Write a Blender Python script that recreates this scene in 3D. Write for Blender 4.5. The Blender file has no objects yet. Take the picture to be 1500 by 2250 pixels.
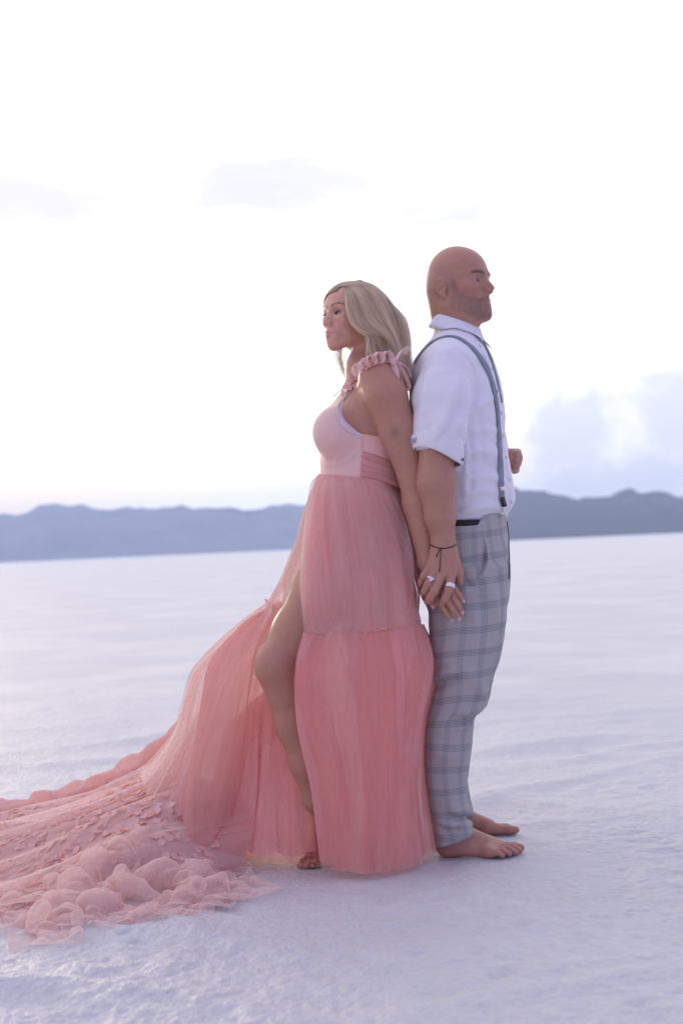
import bpy, math, random
import numpy as np
from mathutils import Vector, Matrix

rng = np.random.default_rng(7)
random.seed(7)
S = bpy.context.scene
COL = S.collection
R = math.radians

# ------------------------------------------------------------------ camera
CAM = np.array([0.0, -4.14, 0.92])
FPX = 3125.0                                  # 50 mm lens on a 36 mm tall frame, in photo pixels
ROLL = R(2.56)
PITCH = R(1.40)
_d = np.array([0, math.cos(PITCH), math.sin(PITCH)])
_z = np.array([0, -math.sin(PITCH), math.cos(PITCH)])
_x = np.array([1.0, 0, 0])
_r = math.cos(ROLL) * _x - math.sin(ROLL) * _z
_u = math.sin(ROLL) * _x + math.cos(ROLL) * _z
cam_data = bpy.data.cameras.new('camera')
cam = bpy.data.objects.new('camera', cam_data)
COL.objects.link(cam)
M4 = Matrix(((_r[0], _u[0], -_d[0], CAM[0]), (_r[1], _u[1], -_d[1], CAM[1]),
             (_r[2], _u[2], -_d[2], CAM[2]), (0, 0, 0, 1)))
cam.matrix_world = M4
cam_data.sensor_fit = 'VERTICAL'
cam_data.sensor_height = 36.0
cam_data.sensor_width = 24.0
cam_data.lens = 50.0
cam_data.clip_start = 0.05
cam_data.clip_end = 20000.0
cam_data.dof.use_dof = True
cam_data.dof.focus_distance = 4.08
cam_data.dof.aperture_fstop = 3.0
S.camera = cam

# ------------------------------------------------------------------ sky and sun
SUN_EL, SUN_AZ = R(7.0), R(-24.0)             # low, ahead of the camera and to the left
world = bpy.data.worlds.new('World')
S.world = world
world.use_nodes = True
nt = world.node_tree
nt.nodes.clear()


class NT:
    """tiny node-tree writer"""
    def __init__(self, tree):
        self.t = tree

    def n(self, typ, **kw):
        nd = self.t.nodes.new(typ)
        for k, v in kw.items():
            setattr(nd, k, v)
        return nd

    def link(self, a, b):
        self.t.links.new(a, b)

    def put(self, sock, v):
        if hasattr(v, 'is_output'):
            self.t.links.new(v, sock)
        elif isinstance(v, (tuple, list)) and len(v) == 3 and sock.type == 'RGBA':
            sock.default_value = (*v, 1)
        else:
            sock.default_value = v

    def math(self, op, a, b=None, c=None, clamp=False):
        nd = self.n('ShaderNodeMath', operation=op)
        nd.use_clamp = clamp
        self.put(nd.inputs[0], a)
        if b is not None:
            self.put(nd.inputs[1], b)
        if c is not None:
            self.put(nd.inputs[2], c)
        return nd.outputs[0]

    def mapr(self, v, a, b, c=0.0, d=1.0, smooth=True):
        nd = self.n('ShaderNodeMapRange', interpolation_type='SMOOTHSTEP' if smooth else 'LINEAR')
        self.put(nd.inputs['Value'], v)
        for k, x in zip(('From Min', 'From Max', 'To Min', 'To Max'), (a, b, c, d)):
            self.put(nd.inputs[k], x)
        return nd.outputs[0]

    def mix(self, f, a, b):
        nd = self.n('ShaderNodeMix', data_type='RGBA')
        self.put(nd.inputs[0], f)
        self.put(nd.inputs[6], a)
        self.put(nd.inputs[7], b)
        return nd.outputs[2]

    def noise(self, vec, scale, detail=4, rough=0.55, dist=0.0):
        nd = self.n('ShaderNodeTexNoise')
        if vec is not None:
            self.put(nd.inputs['Vector'], vec)
        nd.inputs['Scale'].default_value = scale
        nd.inputs['Detail'].default_value = detail
        nd.inputs['Roughness'].default_value = rough
        nd.inputs['Distortion'].default_value = dist
        return nd.outputs[0]

    def vec(self, x, y, z):
        nd = self.n('ShaderNodeCombineXYZ')
        self.put(nd.inputs[0], x)
        self.put(nd.inputs[1], y)
        self.put(nd.inputs[2], z)
        return nd.outputs[0]


W_ = NT(nt)
tc = W_.n('ShaderNodeTexCoord')
sep = W_.n('ShaderNodeSeparateXYZ')
W_.link(tc.outputs['Generated'], sep.inputs[0])
dx, dy, dz = sep.outputs
az = W_.math('MULTIPLY', W_.math('ARCTAN2', dx, dy), 57.29578)          # degrees right of the view
el = W_.math('MULTIPLY', W_.math('ARCSINE', dz), 57.29578)
# open sky behind the cloud cover
sky = W_.n('ShaderNodeTexSky', sky_type='NISHITA')
sky.sun_disc = False
sky.sun_elevation = SUN_EL
sky.sun_rotation = SUN_AZ
sky.air_density = 1.0
sky.dust_density = 1.5
bg_sky = W_.n('ShaderNodeBackground')
W_.link(sky.outputs[0], bg_sky.inputs[0])
bg_sky.inputs[1].default_value = 0.10
# thin bright cloud veil: white towards the set sun, lavender opposite it
sx, sy = math.sin(SUN_AZ), math.cos(SUN_AZ)
toward = W_.math('ADD', W_.math('MULTIPLY', dx, sx), W_.math('MULTIPLY', dy, sy))
tw = W_.mapr(toward, -0.65, 0.75)
veil = W_.mix(tw, (0.56, 0.55, 0.95), (1.38, 1.35, 1.33))
low = W_.math('MULTIPLY', W_.mapr(el, 11, 0.5), W_.mapr(toward, 0.2, 0.9))
veil = W_.mix(low, veil, (1.95, 1.90, 1.90))
warm = W_.math('MULTIPLY', W_.mapr(az, 0, -15), W_.mapr(el, 6.5, 0.5))
veil = W_.mix(warm, veil, (1.75, 1.42, 0.86))
# cloud bodies, greyer blue
pv = W_.vec(W_.math('MULTIPLY', az, 0.10), W_.math('MULTIPLY', el, 0.30), 0.0)
n1 = W_.noise(pv, 1.6, 6, 0.62, 0.3)
n2 = W_.noise(W_.vec(W_.math('MULTIPLY', az, 0.35), W_.math('MULTIPLY', el, 0.42), 3.0), 1.1, 7, 0.6, 0.2)


def blob(caz, cel, raz, rel, gain=1.0):
    a = W_.math('DIVIDE', W_.math('SUBTRACT', az, caz), raz)
    b = W_.math('DIVIDE', W_.math('SUBTRACT', el, cel), rel)
    q = W_.math('ADD', W_.math('MULTIPLY', a, a), W_.math('MULTIPLY', b, b))
    return W_.math('MULTIPLY', W_.mapr(q, 1.0, 0.0), gain)


def cloud(mask_list, nz, lo, hi):
    m = mask_list[0]
    for x in mask_list[1:]:
        m = W_.math('MAXIMUM', m, x)
    return W_.mapr(W_.math('ADD', nz, m), lo, hi)


band = cloud([blob(-12.5, 14.3, 9.5, 2.1, 0.52), blob(-2.4, 14.4, 8.0, 2.0, 0.46), blob(4.5, 13.0, 5.0, 0.8, 0.42),
              blob(-9.0, 4.2, 9.0, 1.6, 0.24), blob(0.5, 3.0, 6.0, 1.6, 0.22)], n1, 0.62, 1.08)
heap = cloud([blob(12.5, 3.2, 8.5, 5.4, 0.44), blob(10.4, 6.2, 3.6, 2.8, 0.34), blob(16.5, 5.6, 5.5, 4.0, 0.40)], n2, 0.62, 1.0)
rest = W_.math('MULTIPLY', W_.mapr(n1, 0.56, 0.72), W_.mapr(W_.math('ABSOLUTE', az), 16, 30))
veil = W_.mix(W_.math('MULTIPLY', band, 0.65), veil, (0.83, 0.825, 0.90))
veil = W_.mix(W_.math('MULTIPLY', heap, 0.80), veil, (0.915, 0.935, 0.965))
lit = W_.math('MULTIPLY', heap, W_.mapr(n2, 0.48, 0.62))
veil = W_.mix(W_.math('MULTIPLY', lit, 0.12), veil, (1.04, 1.03, 1.02))
veil = W_.mix(W_.math('MULTIPLY', rest, 0.25), veil, (0.80, 0.80, 0.90))
bg_veil = W_.n('ShaderNodeBackground')
W_.link(veil, bg_veil.inputs[0])
bg_veil.inputs[1].default_value = 1.0
mx = W_.n('ShaderNodeMixShader')
mx.inputs[0].default_value = 0.95
W_.link(bg_sky.outputs[0], mx.inputs[1])
W_.link(bg_veil.outputs[0], mx.inputs[2])
out = W_.n('ShaderNodeOutputWorld')
W_.link(mx.outputs[0], out.inputs[0])

sun_data = bpy.data.lights.new('sun', 'SUN')
sun_data.energy = 1.5
sun_data.angle = R(14)
sun_data.color = (1.0, 0.80, 0.60)
sun = bpy.data.objects.new('sun', sun_data)
COL.objects.link(sun)
_sd = Vector((math.sin(SUN_AZ) * math.cos(SUN_EL), math.cos(SUN_AZ) * math.cos(SUN_EL), math.sin(SUN_EL)))
sun.rotation_euler = _sd.to_track_quat('Z', 'Y').to_euler()

S.view_settings.view_transform = 'Standard'
S.view_settings.look = 'None'
S.view_settings.exposure = 0.0
S.view_settings.gamma = 1.0
S.view_settings.use_curve_mapping = False
S.cycles.use_denoising = True
S.cycles.transparent_max_bounces = 32
S.cycles.max_bounces = 8
S.cycles.diffuse_bounces = 4
S.cycles.transmission_bounces = 6
S.cycles.volume_bounces = 2
S.cycles.caustics_reflective = False
S.cycles.caustics_refractive = False
S.cycles.sample_clamp_indirect = 6.0


# ------------------------------------------------------------------ helpers
def P(px, py, y):
    """world point at depth y that the photo shows at pixel (px, py): used to measure the place"""
    q = (px - 750) * _r + (1125 - py) * _u + FPX * _d
    return CAM + q * ((y - CAM[1]) / q[1])


def ground_at(px, py, z=0.0):
    q = (px - 750) * _r + (1125 - py) * _u + FPX * _d
    return CAM + q * ((z - CAM[2]) / q[2])


def link(o, parent=None):
    COL.objects.link(o)
    if parent is not None:
        o.parent = parent
    return o


def tag(o, label=None, cat=None, group=None, kind=None):
    for k, v in (('label', label), ('category', cat), ('group', group), ('kind', kind)):
        if v:
            o[k] = v
    return o


def mesh_obj(name, verts, faces, mat=None, parent=None, smooth=True, attrs=None):
    """ONE mesh object; faces is an (n,3|4) array or a list of tuples"""
    me = bpy.data.meshes.new(name)
    verts = np.asarray(verts, np.float32)
    if isinstance(faces, np.ndarray):
        nf, k = faces.shape
        me.vertices.add(len(verts))
        me.vertices.foreach_set('co', verts.ravel())
        me.loops.add(nf * k)
        me.loops.foreach_set('vertex_index', faces.astype(np.int32).ravel())
        me.polygons.add(nf)
        me.polygons.foreach_set('loop_start', np.arange(0, nf * k, k, dtype=np.int32))
        me.update(calc_edges=True)
    else:
        me.from_pydata([tuple(map(float, v)) for v in verts], [], faces)
        me.update()
    me.polygons.foreach_set('use_smooth', np.full(len(me.polygons), smooth))
    for an, av in (attrs or {}).items():
        av = np.asarray(av, np.float32)
        if av.ndim == 1:
            a = me.attributes.new(an, 'FLOAT', 'POINT')
            a.data.foreach_set('value', av)
        elif av.shape[1] == 3:
            a = me.attributes.new(an, 'FLOAT_VECTOR', 'POINT')
            a.data.foreach_set('vector', av.ravel())
    me.validate()
    if mat:
        me.materials.append(mat)
    return link(bpy.data.objects.new(name, me), parent)


def new_mat(name):
    m = bpy.data.materials.new(name)
    m.use_nodes = True
    t = m.node_tree
    t.nodes.clear()
    w = NT(t)
    w.o = w.n('ShaderNodeOutputMaterial')
    return m, w


def principled(w, **kw):
    b = w.n('ShaderNodeBsdfPrincipled')
    for k, v in kw.items():
        w.put(b.inputs[k.replace('_', ' ')], v)
    w.link(b.outputs[0], w.o.inputs[0])
    return b


def bump(w, h, strength, dist):
    b = w.n('ShaderNodeBump')
    b.inputs['Strength'].default_value = strength
    b.inputs['Distance'].default_value = dist
    w.put(b.inputs['Height'], h)
    return b.outputs[0]


def simple_mat(name, col, rough=0.5, metal=0.0, **kw):
    m, w = new_mat(name)
    principled(w, Base_Color=col, Roughness=rough, Metallic=metal, **kw)
    return m


# value noise, for shaping geometry
_perm = rng.random((64, 64, 64)).astype(np.float32)


def vnoise(p):
    p = np.asarray(p, np.float64)
    i = np.floor(p).astype(int)
    f = p - i
    f = f * f * (3 - 2 * f)
    i0, i1 = i & 63, (i + 1) & 63
    x0, y0, z0 = i0[..., 0], i0[..., 1], i0[..., 2]
    x1, y1, z1 = i1[..., 0], i1[..., 1], i1[..., 2]
    fx, fy, fz = f[..., 0], f[..., 1], f[..., 2]
    g = _perm
    a = (g[x0, y0, z0] * (1 - fx) + g[x1, y0, z0] * fx) * (1 - fy) + (g[x0, y1, z0] * (1 - fx) + g[x1, y1, z0] * fx) * fy
    b = (g[x0, y0, z1] * (1 - fx) + g[x1, y0, z1] * fx) * (1 - fy) + (g[x0, y1, z1] * (1 - fx) + g[x1, y1, z1] * fx) * fy
    return (a * (1 - fz) + b * fz) * 2 - 1


def fbm(p, oct=4, gain=0.5):
    p = np.asarray(p, float)
    s, a = 0, 1.0
    for k in range(oct):
        s = s + a * vnoise(p * 2 ** k + 17.3 * k)
        a *= gain
    return s


def sm(x, a, b):
    t = np.clip((np.asarray(x, float) - a) / (b - a), 0, 1)
    return t * t * (3 - 2 * t)


def spline(pts, n):
    """Catmull-Rom through pts (k,d), n samples, parameter by chord length"""
    p = np.asarray(pts, float)
    k = len(p)
    t = np.r_[0, np.cumsum(np.linalg.norm(np.diff(p[:, :3], axis=0), axis=1) + 1e-9)]
    m = np.zeros_like(p)
    m[1:-1] = (p[2:] - p[:-2]) / (t[2:] - t[:-2])[:, None]
    m[0] = (p[1] - p[0]) / (t[1] - t[0])
    m[-1] = (p[-1] - p[-2]) / (t[-1] - t[-2])
    x = np.linspace(0, t[-1], n)
    i = np.clip(np.searchsorted(t, x, side='right') - 1, 0, k - 2)
    h = (t[i + 1] - t[i])
    s = ((x - t[i]) / h)[:, None]
    h = h[:, None]
    return ((2 * s**3 - 3 * s**2 + 1) * p[i] + (s**3 - 2 * s**2 + s) * h * m[i]
            + (-2 * s**3 + 3 * s**2) * p[i + 1] + (s**3 - s**2) * h * m[i + 1])


def tube(pts, rad, sides=8, close=False, flat=None):
    """verts, faces of a tube along pts; rad scalar or per-point; flat=(normals) squashes to a ribbon"""
    p = np.asarray(pts, float)
    n = len(p)
    rad = np.broadcast_to(np.asarray(rad, float), (n,))
    tg = np.gradient(p, axis=0)
    if close:
        tg = np.roll(p, -1, 0) - np.roll(p, 1, 0)
    tg /= np.linalg.norm(tg, axis=1)[:, None] + 1e-12
    ref = np.array([0, 0, 1.0]) if abs(tg[0][2]) < 0.9 else np.array([1.0, 0, 0])
    nn = []
    a = np.cross(tg[0], ref)
    a /= np.linalg.norm(a)
    for i in range(n):
        a = a - tg[i] * a.dot(tg[i])
        a /= np.linalg.norm(a) + 1e-12
        nn.append(a)
    nn = np.array(nn)
    bb = np.cross(tg, nn)
    th = np.linspace(0, 2 * np.pi, sides, endpoint=False)
    v = p[:, None] + rad[:, None, None] * (np.cos(th)[None, :, None] * nn[:, None] + np.sin(th)[None, :, None] * bb[:, None])
    v = v.reshape(-1, 3)
    f = []
    m = n if close else n - 1
    for i in range(m):
        j = (i + 1) % n
        for s_ in range(sides):
            t_ = (s_ + 1) % sides
            f.append((i * sides + s_, i * sides + t_, j * sides + t_, j * sides + s_))
    if not close:
        f.append(tuple(range(sides))[::-1])
        f.append(tuple((n - 1) * sides + s_ for s_ in range(sides)))
    return v, f


def strap(pts, nrm, width, thick=0.0015):
    """a flat band along pts lying on a surface whose normals are nrm"""
    p = np.asarray(pts, float)
    nrm = np.asarray(nrm, float)
    tg = np.gradient(p, axis=0)
    tg /= np.linalg.norm(tg, axis=1)[:, None]
    b = np.cross(tg, nrm)
    b /= np.linalg.norm(b, axis=1)[:, None]
    w = np.broadcast_to(np.asarray(width, float), (len(p),))[:, None] / 2
    prof = [(-1, -.2), (-.97, .6), (-.6, 1), (.6, 1), (.97, .6), (1, -.2)]
    v = np.concatenate([(p + b * w * a + nrm * thick * c)[:, None] for a, c in prof], 1).reshape(-1, 3)
    k = len(prof)
    f = []
    for i in range(len(p) - 1):
        for s_ in range(k - 1):
            f.append((i * k + s_, i * k + s_ + 1, (i + 1) * k + s_ + 1, (i + 1) * k + s_))
    return v, f


def join_vf(lst):
    V, F, o = [], [], 0
    for v, f in lst:
        V.append(np.asarray(v, float))
        F += [tuple(int(i) + o for i in q) for q in f]
        o += len(v)
    return np.concatenate(V), F

# ------------------------------------------------------------------ salt flat, mountains, haze
def make_ground():
    def axis(near, far, step, grow):
        a = list(np.arange(0, near, step))
        d = step
        while a[-1] < far:
            d *= grow
            a.append(a[-1] + d)
        return np.array(a)
    ax = axis(1.15, 9000, 0.0062, 1.05)
    xs = np.r_[-ax[:0:-1], ax]
    ay = axis(1.9, 9000, 0.0062, 1.022)
    ys = np.r_[-axis(.02, 9000, 0.02, 1.7)[:0:-1] - 1.62, ay - 1.62]
    X, Y = np.meshgrid(xs, ys)
    p = np.stack([X, Y, 0 * X], -1)
    fade = np.exp(-np.hypot(X, Y) / 25)
    h = 0.006 * fbm(p * [0.9, 1.3, 1], 3) + 0.010 * np.maximum(0, 1 - np.abs(vnoise(p * [0.8, 1.5, 1] + 9)) * 4) ** 1.5
    # low pressure ridges running across
    w = vnoise(p * [0.7, 0.9, 1] + 31) * 0.6 + vnoise(p * [2.3, 2.3, 1] + 11) * 0.16
    for (y0, sl, amp, wd) in ((-0.95, 0.30, 0.018, 0.06), (-1.15, 0.12, 0.012, 0.05), (0.9, 0.22, 0.03, 0.10), (1.35, 0.25, 0.02, 0.08), (1.9, 0.15, 0.035, 0.14), (2.6, 0.18, 0.022, 0.12), (3.4, 0.2, 0.022, 0.16), (4.4, 0.16, 0.02, 0.2), (5.6, 0.1, 0.022, 0.25), (-0.35, 0.12, 0.016, 0.09)):
        h += amp * np.exp(-((Y - y0 - sl * X + w) / wd) ** 2) * np.clip(0.35 + 1.1 * vnoise(p * [1.1, 1.1, 1] + y0), 0, 1.3)
    # shallow hollows (old foot and heel marks)
    for _ in range(46):
        cx, cy = rng.uniform(-1.2, 1.8), rng.uniform(-1.3, 3.0)
        a = rng.uniform(0, 3.14)
        u = (X - cx) * math.cos(a) + (Y - cy) * math.sin(a)
        v = -(X - cx) * math.sin(a) + (Y - cy) * math.cos(a)
        s_ = rng.uniform(0.6, 1.4)
        q = (u / (0.09 * s_)) ** 2 + (v / (0.05 * s_)) ** 2
        h += (-0.008 * np.exp(-q) + 0.005 * np.exp(-(np.sqrt(q) - 1.5) ** 2 * 3)) * rng.uniform(0.3, 1)
    for (px, py, s_) in ((312, 2072, 0.020), (1050, 2092, 0.022), (1140, 2028, 0.022), (1095, 2145, 0.022), (1400, 2205, 0.02), (276, 2055, 0.012)):
        g = ground_at(px, py)
        q = ((X - g[0]) / (s_ * 1.2)) ** 2 + ((Y - g[1]) / s_) ** 2
        h += -0.012 * np.exp(-q) + 0.006 * np.exp(-(np.sqrt(q) - 2.2) ** 2)
    near = np.exp(-((X / 1.6) ** 2 + (Y / 1.6) ** 2))
    h += (0.0055 * fbm(p * 14, 3, 0.6) + 0.0042 * np.abs(vnoise(p * 30)) + 0.0024 * np.abs(vnoise(p * 62 + 5)) + 0.0022 * vnoise(p * 105)) * np.exp(-np.hypot(X, Y + 1.5) / 5)
    h *= fade
    # level where the people stand
    stand = np.exp(-(((X - 0.1) / 0.55) ** 4 + ((Y - 0.05) / 0.45) ** 4))
    h = h * (1 - 0.8 * stand) - 0.004
    V = np.stack([X, Y, h], -1).reshape(-1, 3)
    ny, nx = X.shape
    i = (np.arange(ny - 1)[:, None] * nx + np.arange(nx - 1)[None]).ravel()
    F = np.stack([i, i + 1, i + nx + 1, i + nx], 1)
    m, w = new_mat('salt_crust')
    g = w.n('ShaderNodeNewGeometry')
    pos = g.outputs['Position']
    big = w.noise(pos, 0.55, 6, 0.62, 0.6)
    mid = w.noise(pos, 3.2, 5, 0.6)
    col = w.mix(w.mapr(big, 0.36, 0.66), (0.66, 0.65, 0.67), (0.775, 0.755, 0.738))
    col = w.mix(w.math('MULTIPLY', w.mapr(mid, 0.56, 0.72), 0.35), col, (0.66, 0.64, 0.66))
    # dimmer foreground light painted in: greyer round the shooting spot, whiter further out
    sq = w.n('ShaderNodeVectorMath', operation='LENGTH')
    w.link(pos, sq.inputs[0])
    near_dim = w.mapr(w.math('ADD', sq.outputs['Value'], w.math('MULTIPLY', big, 5.0)), 11.0, 2.5)
    col = w.mix(w.math('MULTIPLY', near_dim, 0.55), col, (0.545, 0.542, 0.60))
    # damp greyer patches, stretched across the view
    mp = w.n('ShaderNodeMapping')
    w.link(pos, mp.inputs[0])
    mp.inputs['Scale'].default_value = (0.5, 1.3, 1)
    patch = w.noise(mp.outputs[0], 0.9, 7, 0.68, 0.8)
    col = w.mix(w.math('MULTIPLY', w.mapr(patch, 0.52, 0.70), 0.55), col, (0.60, 0.585, 0.60))
    grit = w.noise(pos, 90, 3, 0.7)
    col = w.mix(w.math('MULTIPLY', w.mapr(grit, 0.54, 0.74), 0.42), col, (0.55, 0.54, 0.56))
    clump = w.noise(pos, 17, 4, 0.7)
    col = w.mix(w.math('MULTIPLY', w.mapr(clump, 0.50, 0.70), 0.30), col, (0.56, 0.56, 0.60))
    hgt = w.math('ADD', w.math('MULTIPLY', w.noise(pos, 130, 3, 0.7), 0.5), w.math('MULTIPLY', w.noise(pos, 42, 4, 0.65), 0.9))
    hgt = w.math('ADD', hgt, w.math('MULTIPLY', w.noise(pos, 9, 4, 0.6), 1.6))
    nb = bump(w, hgt, 1.0, 0.011)
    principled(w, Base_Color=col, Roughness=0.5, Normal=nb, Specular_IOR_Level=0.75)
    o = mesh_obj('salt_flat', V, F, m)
    tag(o, 'white crusted salt flat with low ridges', kind='structure')
    return o


make_ground()


def make_range(name, az_px, tops, dist, label, mat, seed, base_off=0.0):
    """a mountain range with depth: ridge line measured at photo pixels, real height at its distance"""
    xs = np.linspace(az_px[0], az_px[-1], 900)
    tp = np.interp(xs, az_px, tops)
    tp = tp + 5.0 * fbm(np.stack([xs * .035, xs * 0, xs * 0 + seed], 1), 3, .6)
    ridge = []
    for x_, t_ in zip(xs, tp):
        ridge.append(P(x_, t_, dist + CAM[1]))
    ridge = np.array(ridge)
    n = len(xs)
    k = 40
    V = np.zeros((k, n, 3))
    for j in range(k):
        v = j / (k - 1) * 2 - 1                   # -1 front foot .. 0 ridge .. 1 back foot
        hgt = np.maximum(0, 1 - abs(v) ** 0.85)
        q = np.stack([ridge[:, 0] * 0.012, np.full(n, v * 6.0), np.full(n, seed)], -1)
        spur = fbm(q, 4, 0.55)
        z = ridge[:, 2] * hgt * (1 + 0.35 * spur * (1 - hgt) * 2)
        V[j, :, 0] = ridge[:, 0] * (1 + v * 0.12)
        V[j, :, 1] = ridge[:, 1] + v * 420 + spur * 40 * (1 - abs(v))
        V[j, :, 2] = np.where(j in (0, k - 1), -8, np.maximum(z, -2))
    i = (np.arange(k - 1)[:, None] * n + np.arange(n - 1)[None]).ravel()
    F = np.stack([i, i + 1, i + n + 1, i + n], 1)
    o = mesh_obj(name, V.reshape(-1, 3), F, mat)
    tag(o, label, kind='structure')
    return o


m_rock, w = new_mat('mountain_rock')
g = w.n('ShaderNodeNewGeometry')
nz = w.noise(g.outputs['Position'], 0.012, 6, 0.65)
principled(w, Base_Color=w.mix(w.mapr(nz, 0.3, 0.7), (0.060, 0.058, 0.075), (0.16, 0.145, 0.15)), Roughness=0.9)

make_range('mountain_range', [-3400, -2600, -1900, -1300, -700, -300, 0, 30, 90, 110, 180, 220, 260, 310, 360, 420, 500, 560, 640, 760, 900],
           [1345, 1290, 1235, 1190, 1150, 1120, 1126, 1125, 1108, 1105, 1108, 1118, 1112, 1116, 1112, 1110, 1109, 1113, 1110, 1118, 1125],
           2600, 'long hazy blue mountain range on the left horizon', m_rock, 3.0)
m_rock2 = simple_mat('mountain_rock_dark', (0.028, 0.032, 0.05), .9)
make_range('mountain_range', [760, 900, 1040, 1100, 1136, 1150, 1165, 1195, 1215, 1250, 1285, 1340, 1380, 1396, 1420, 1450, 1470, 1500, 1600, 1900, 2400, 3200, 4200],
           [1112, 1095, 1084, 1072, 1068, 1078, 1073, 1074, 1083, 1090, 1092, 1087, 1070, 1079, 1083, 1078, 1080, 1092, 1082, 1075, 1070, 1020, 985],
           1500, 'darker jagged blue ridge on the right horizon', m_rock2, 8.0)

me = bpy.data.meshes.new('haze')
bx, by0, by1, bz0, bz1 = 4200, -600, 3600, -12, 135
me.from_pydata([(x, y, z) for x in (-bx, bx) for y in (by0, by1) for z in (bz0, bz1)], [],
               [(0, 1, 3, 2), (4, 6, 7, 5), (0, 4, 5, 1), (2, 3, 7, 6), (0, 2, 6, 4), (1, 5, 7, 3)])
me.update()
m, w = new_mat('haze_air')
v = w.n('ShaderNodeVolumePrincipled')
v.inputs['Color'].default_value = (0.60, 0.74, 1.0, 1)
v.inputs['Density'].default_value = 0.00036
v.inputs['Anisotropy'].default_value = 0.1
w.link(v.outputs[0], w.o.inputs['Volume'])
me.materials.append(m)
hz = link(bpy.data.objects.new('haze', me))
tag(hz, 'pale blue haze lying over the salt flat', kind='stuff')


# ------------------------------------------------------------------ signed-distance modelling of bodies and fitted clothes
def smin(a, b, k):
    h = np.maximum(k - np.abs(a - b), 0.0) / k
    return np.minimum(a, b) - h * h * k * 0.25


def smax(a, b, k):
    return -smin(-a, -b, k)


def rot_xyz(yaw=0, pitch=0, roll=0):
    """columns = local x (forward), y (left), z (up); yaw about z, then nose-up pitch, then roll about x"""
    return np.array(Matrix.Rotation(yaw, 3, 'Z') @ Matrix.Rotation(-pitch, 3, 'Y') @ Matrix.Rotation(roll, 3, 'X'))


class Cone:
    def __init__(s, a, b, ra, rb):
        s.a, s.b, s.ra, s.rb = np.asarray(a, float), np.asarray(b, float), ra, rb
        s.c = (s.a + s.b) / 2
        s.R = np.linalg.norm(s.b - s.a) / 2 + max(ra, rb)

    def __call__(s, p):
        ba = s.b - s.a
        pa = p - s.a
        h = np.clip(pa @ ba / max(ba @ ba, 1e-12), 0, 1)
        return np.linalg.norm(pa - h[:, None] * ba, axis=1) - (s.ra + (s.rb - s.ra) * h)


class Ell:
    def __init__(s, c, r, rot=None):
        s.c, s.r, s.rot = np.asarray(c, float), np.asarray(r, float), rot
        s.R = float(max(s.r))

    def __call__(s, p):
        q = p - s.c
        if s.rot is not None:
            q = q @ s.rot
        k0 = np.linalg.norm(q / s.r, axis=1)
        k1 = np.linalg.norm(q / (s.r * s.r), axis=1) + 1e-9
        return np.where(k0 < 1e-6, -s.r.min(), k0 * (k0 - 1) / k1)


class Loft:
    """stack of (super)ellipses along z: rows (z, cx, cy, rx, ry[, rot]); round ends"""
    def __init__(s, rows, e=2.0, n=160, cap=0.02, yaw=0.0):
        rows = sorted([tuple(r) for r in rows])
        a = np.array(rows, float)
        zz = np.linspace(a[0, 0], a[-1, 0], n)
        s.t = np.array([zz] + [s._sp(a[:, 0], a[:, i], zz) for i in range(1, 5)])
        s.e, s.cap, s.yaw = e, cap, yaw
        s.z0, s.z1 = a[0, 0], a[-1, 0]
        s.c = np.array([a[:, 1].mean(), a[:, 2].mean(), (s.z0 + s.z1) / 2])
        s.R = float(np.sqrt(((s.z1 - s.z0) / 2) ** 2 + (a[:, 3:5].max() + np.ptp(a[:, 1]) + np.ptp(a[:, 2])) ** 2))

    @staticmethod
    def _sp(x, y, q):
        m = np.gradient(y, x)
        i = np.clip(np.searchsorted(x, q, side='right') - 1, 0, len(x) - 2)
        h = x[i + 1] - x[i]
        t = (q - x[i]) / h
        return ((2 * t**3 - 3 * t**2 + 1) * y[i] + (t**3 - 2 * t**2 + t) * h * m[i] + (-2 * t**3 + 3 * t**2) * y[i + 1] + (t**3 - t**2) * h * m[i + 1])

    def __call__(s, p):
        z = np.clip(p[:, 2], s.z0, s.z1)
        f = (z - s.z0) / (s.z1 - s.z0) * (s.t.shape[1] - 1)
        i = np.clip(f.astype(int), 0, s.t.shape[1] - 2)
        u = f - i
        cx, cy, rx, ry = (s.t[k][i] * (1 - u) + s.t[k][i + 1] * u for k in range(1, 5))
        ux, uy = p[:, 0] - cx, p[:, 1] - cy
        if s.yaw:
            c_, s_ = math.cos(s.yaw), math.sin(s.yaw)
            ux, uy = c_ * ux + s_ * uy, -s_ * ux + c_ * uy
        q = (np.abs(ux / rx) ** s.e + np.abs(uy / ry) ** s.e) ** (1 / s.e)
        gl = np.sqrt((ux / (rx * rx)) ** 2 + (uy / (ry * ry)) ** 2) / np.maximum(q, 1e-6)
        d = (q - 1) / np.maximum(gl, 1 / np.maximum(rx, ry) * 0.6)
        d = np.maximum(d, -np.minimum(rx, ry))
        return smax(d, np.maximum(p[:, 2] - s.z1, s.z0 - p[:, 2]), s.cap)


class Fn:
    def __init__(s, f, c, R):
        s.f, s.c, s.R = f, np.asarray(c, float), R

    def __call__(s, p):
        return s.f(p)


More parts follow.
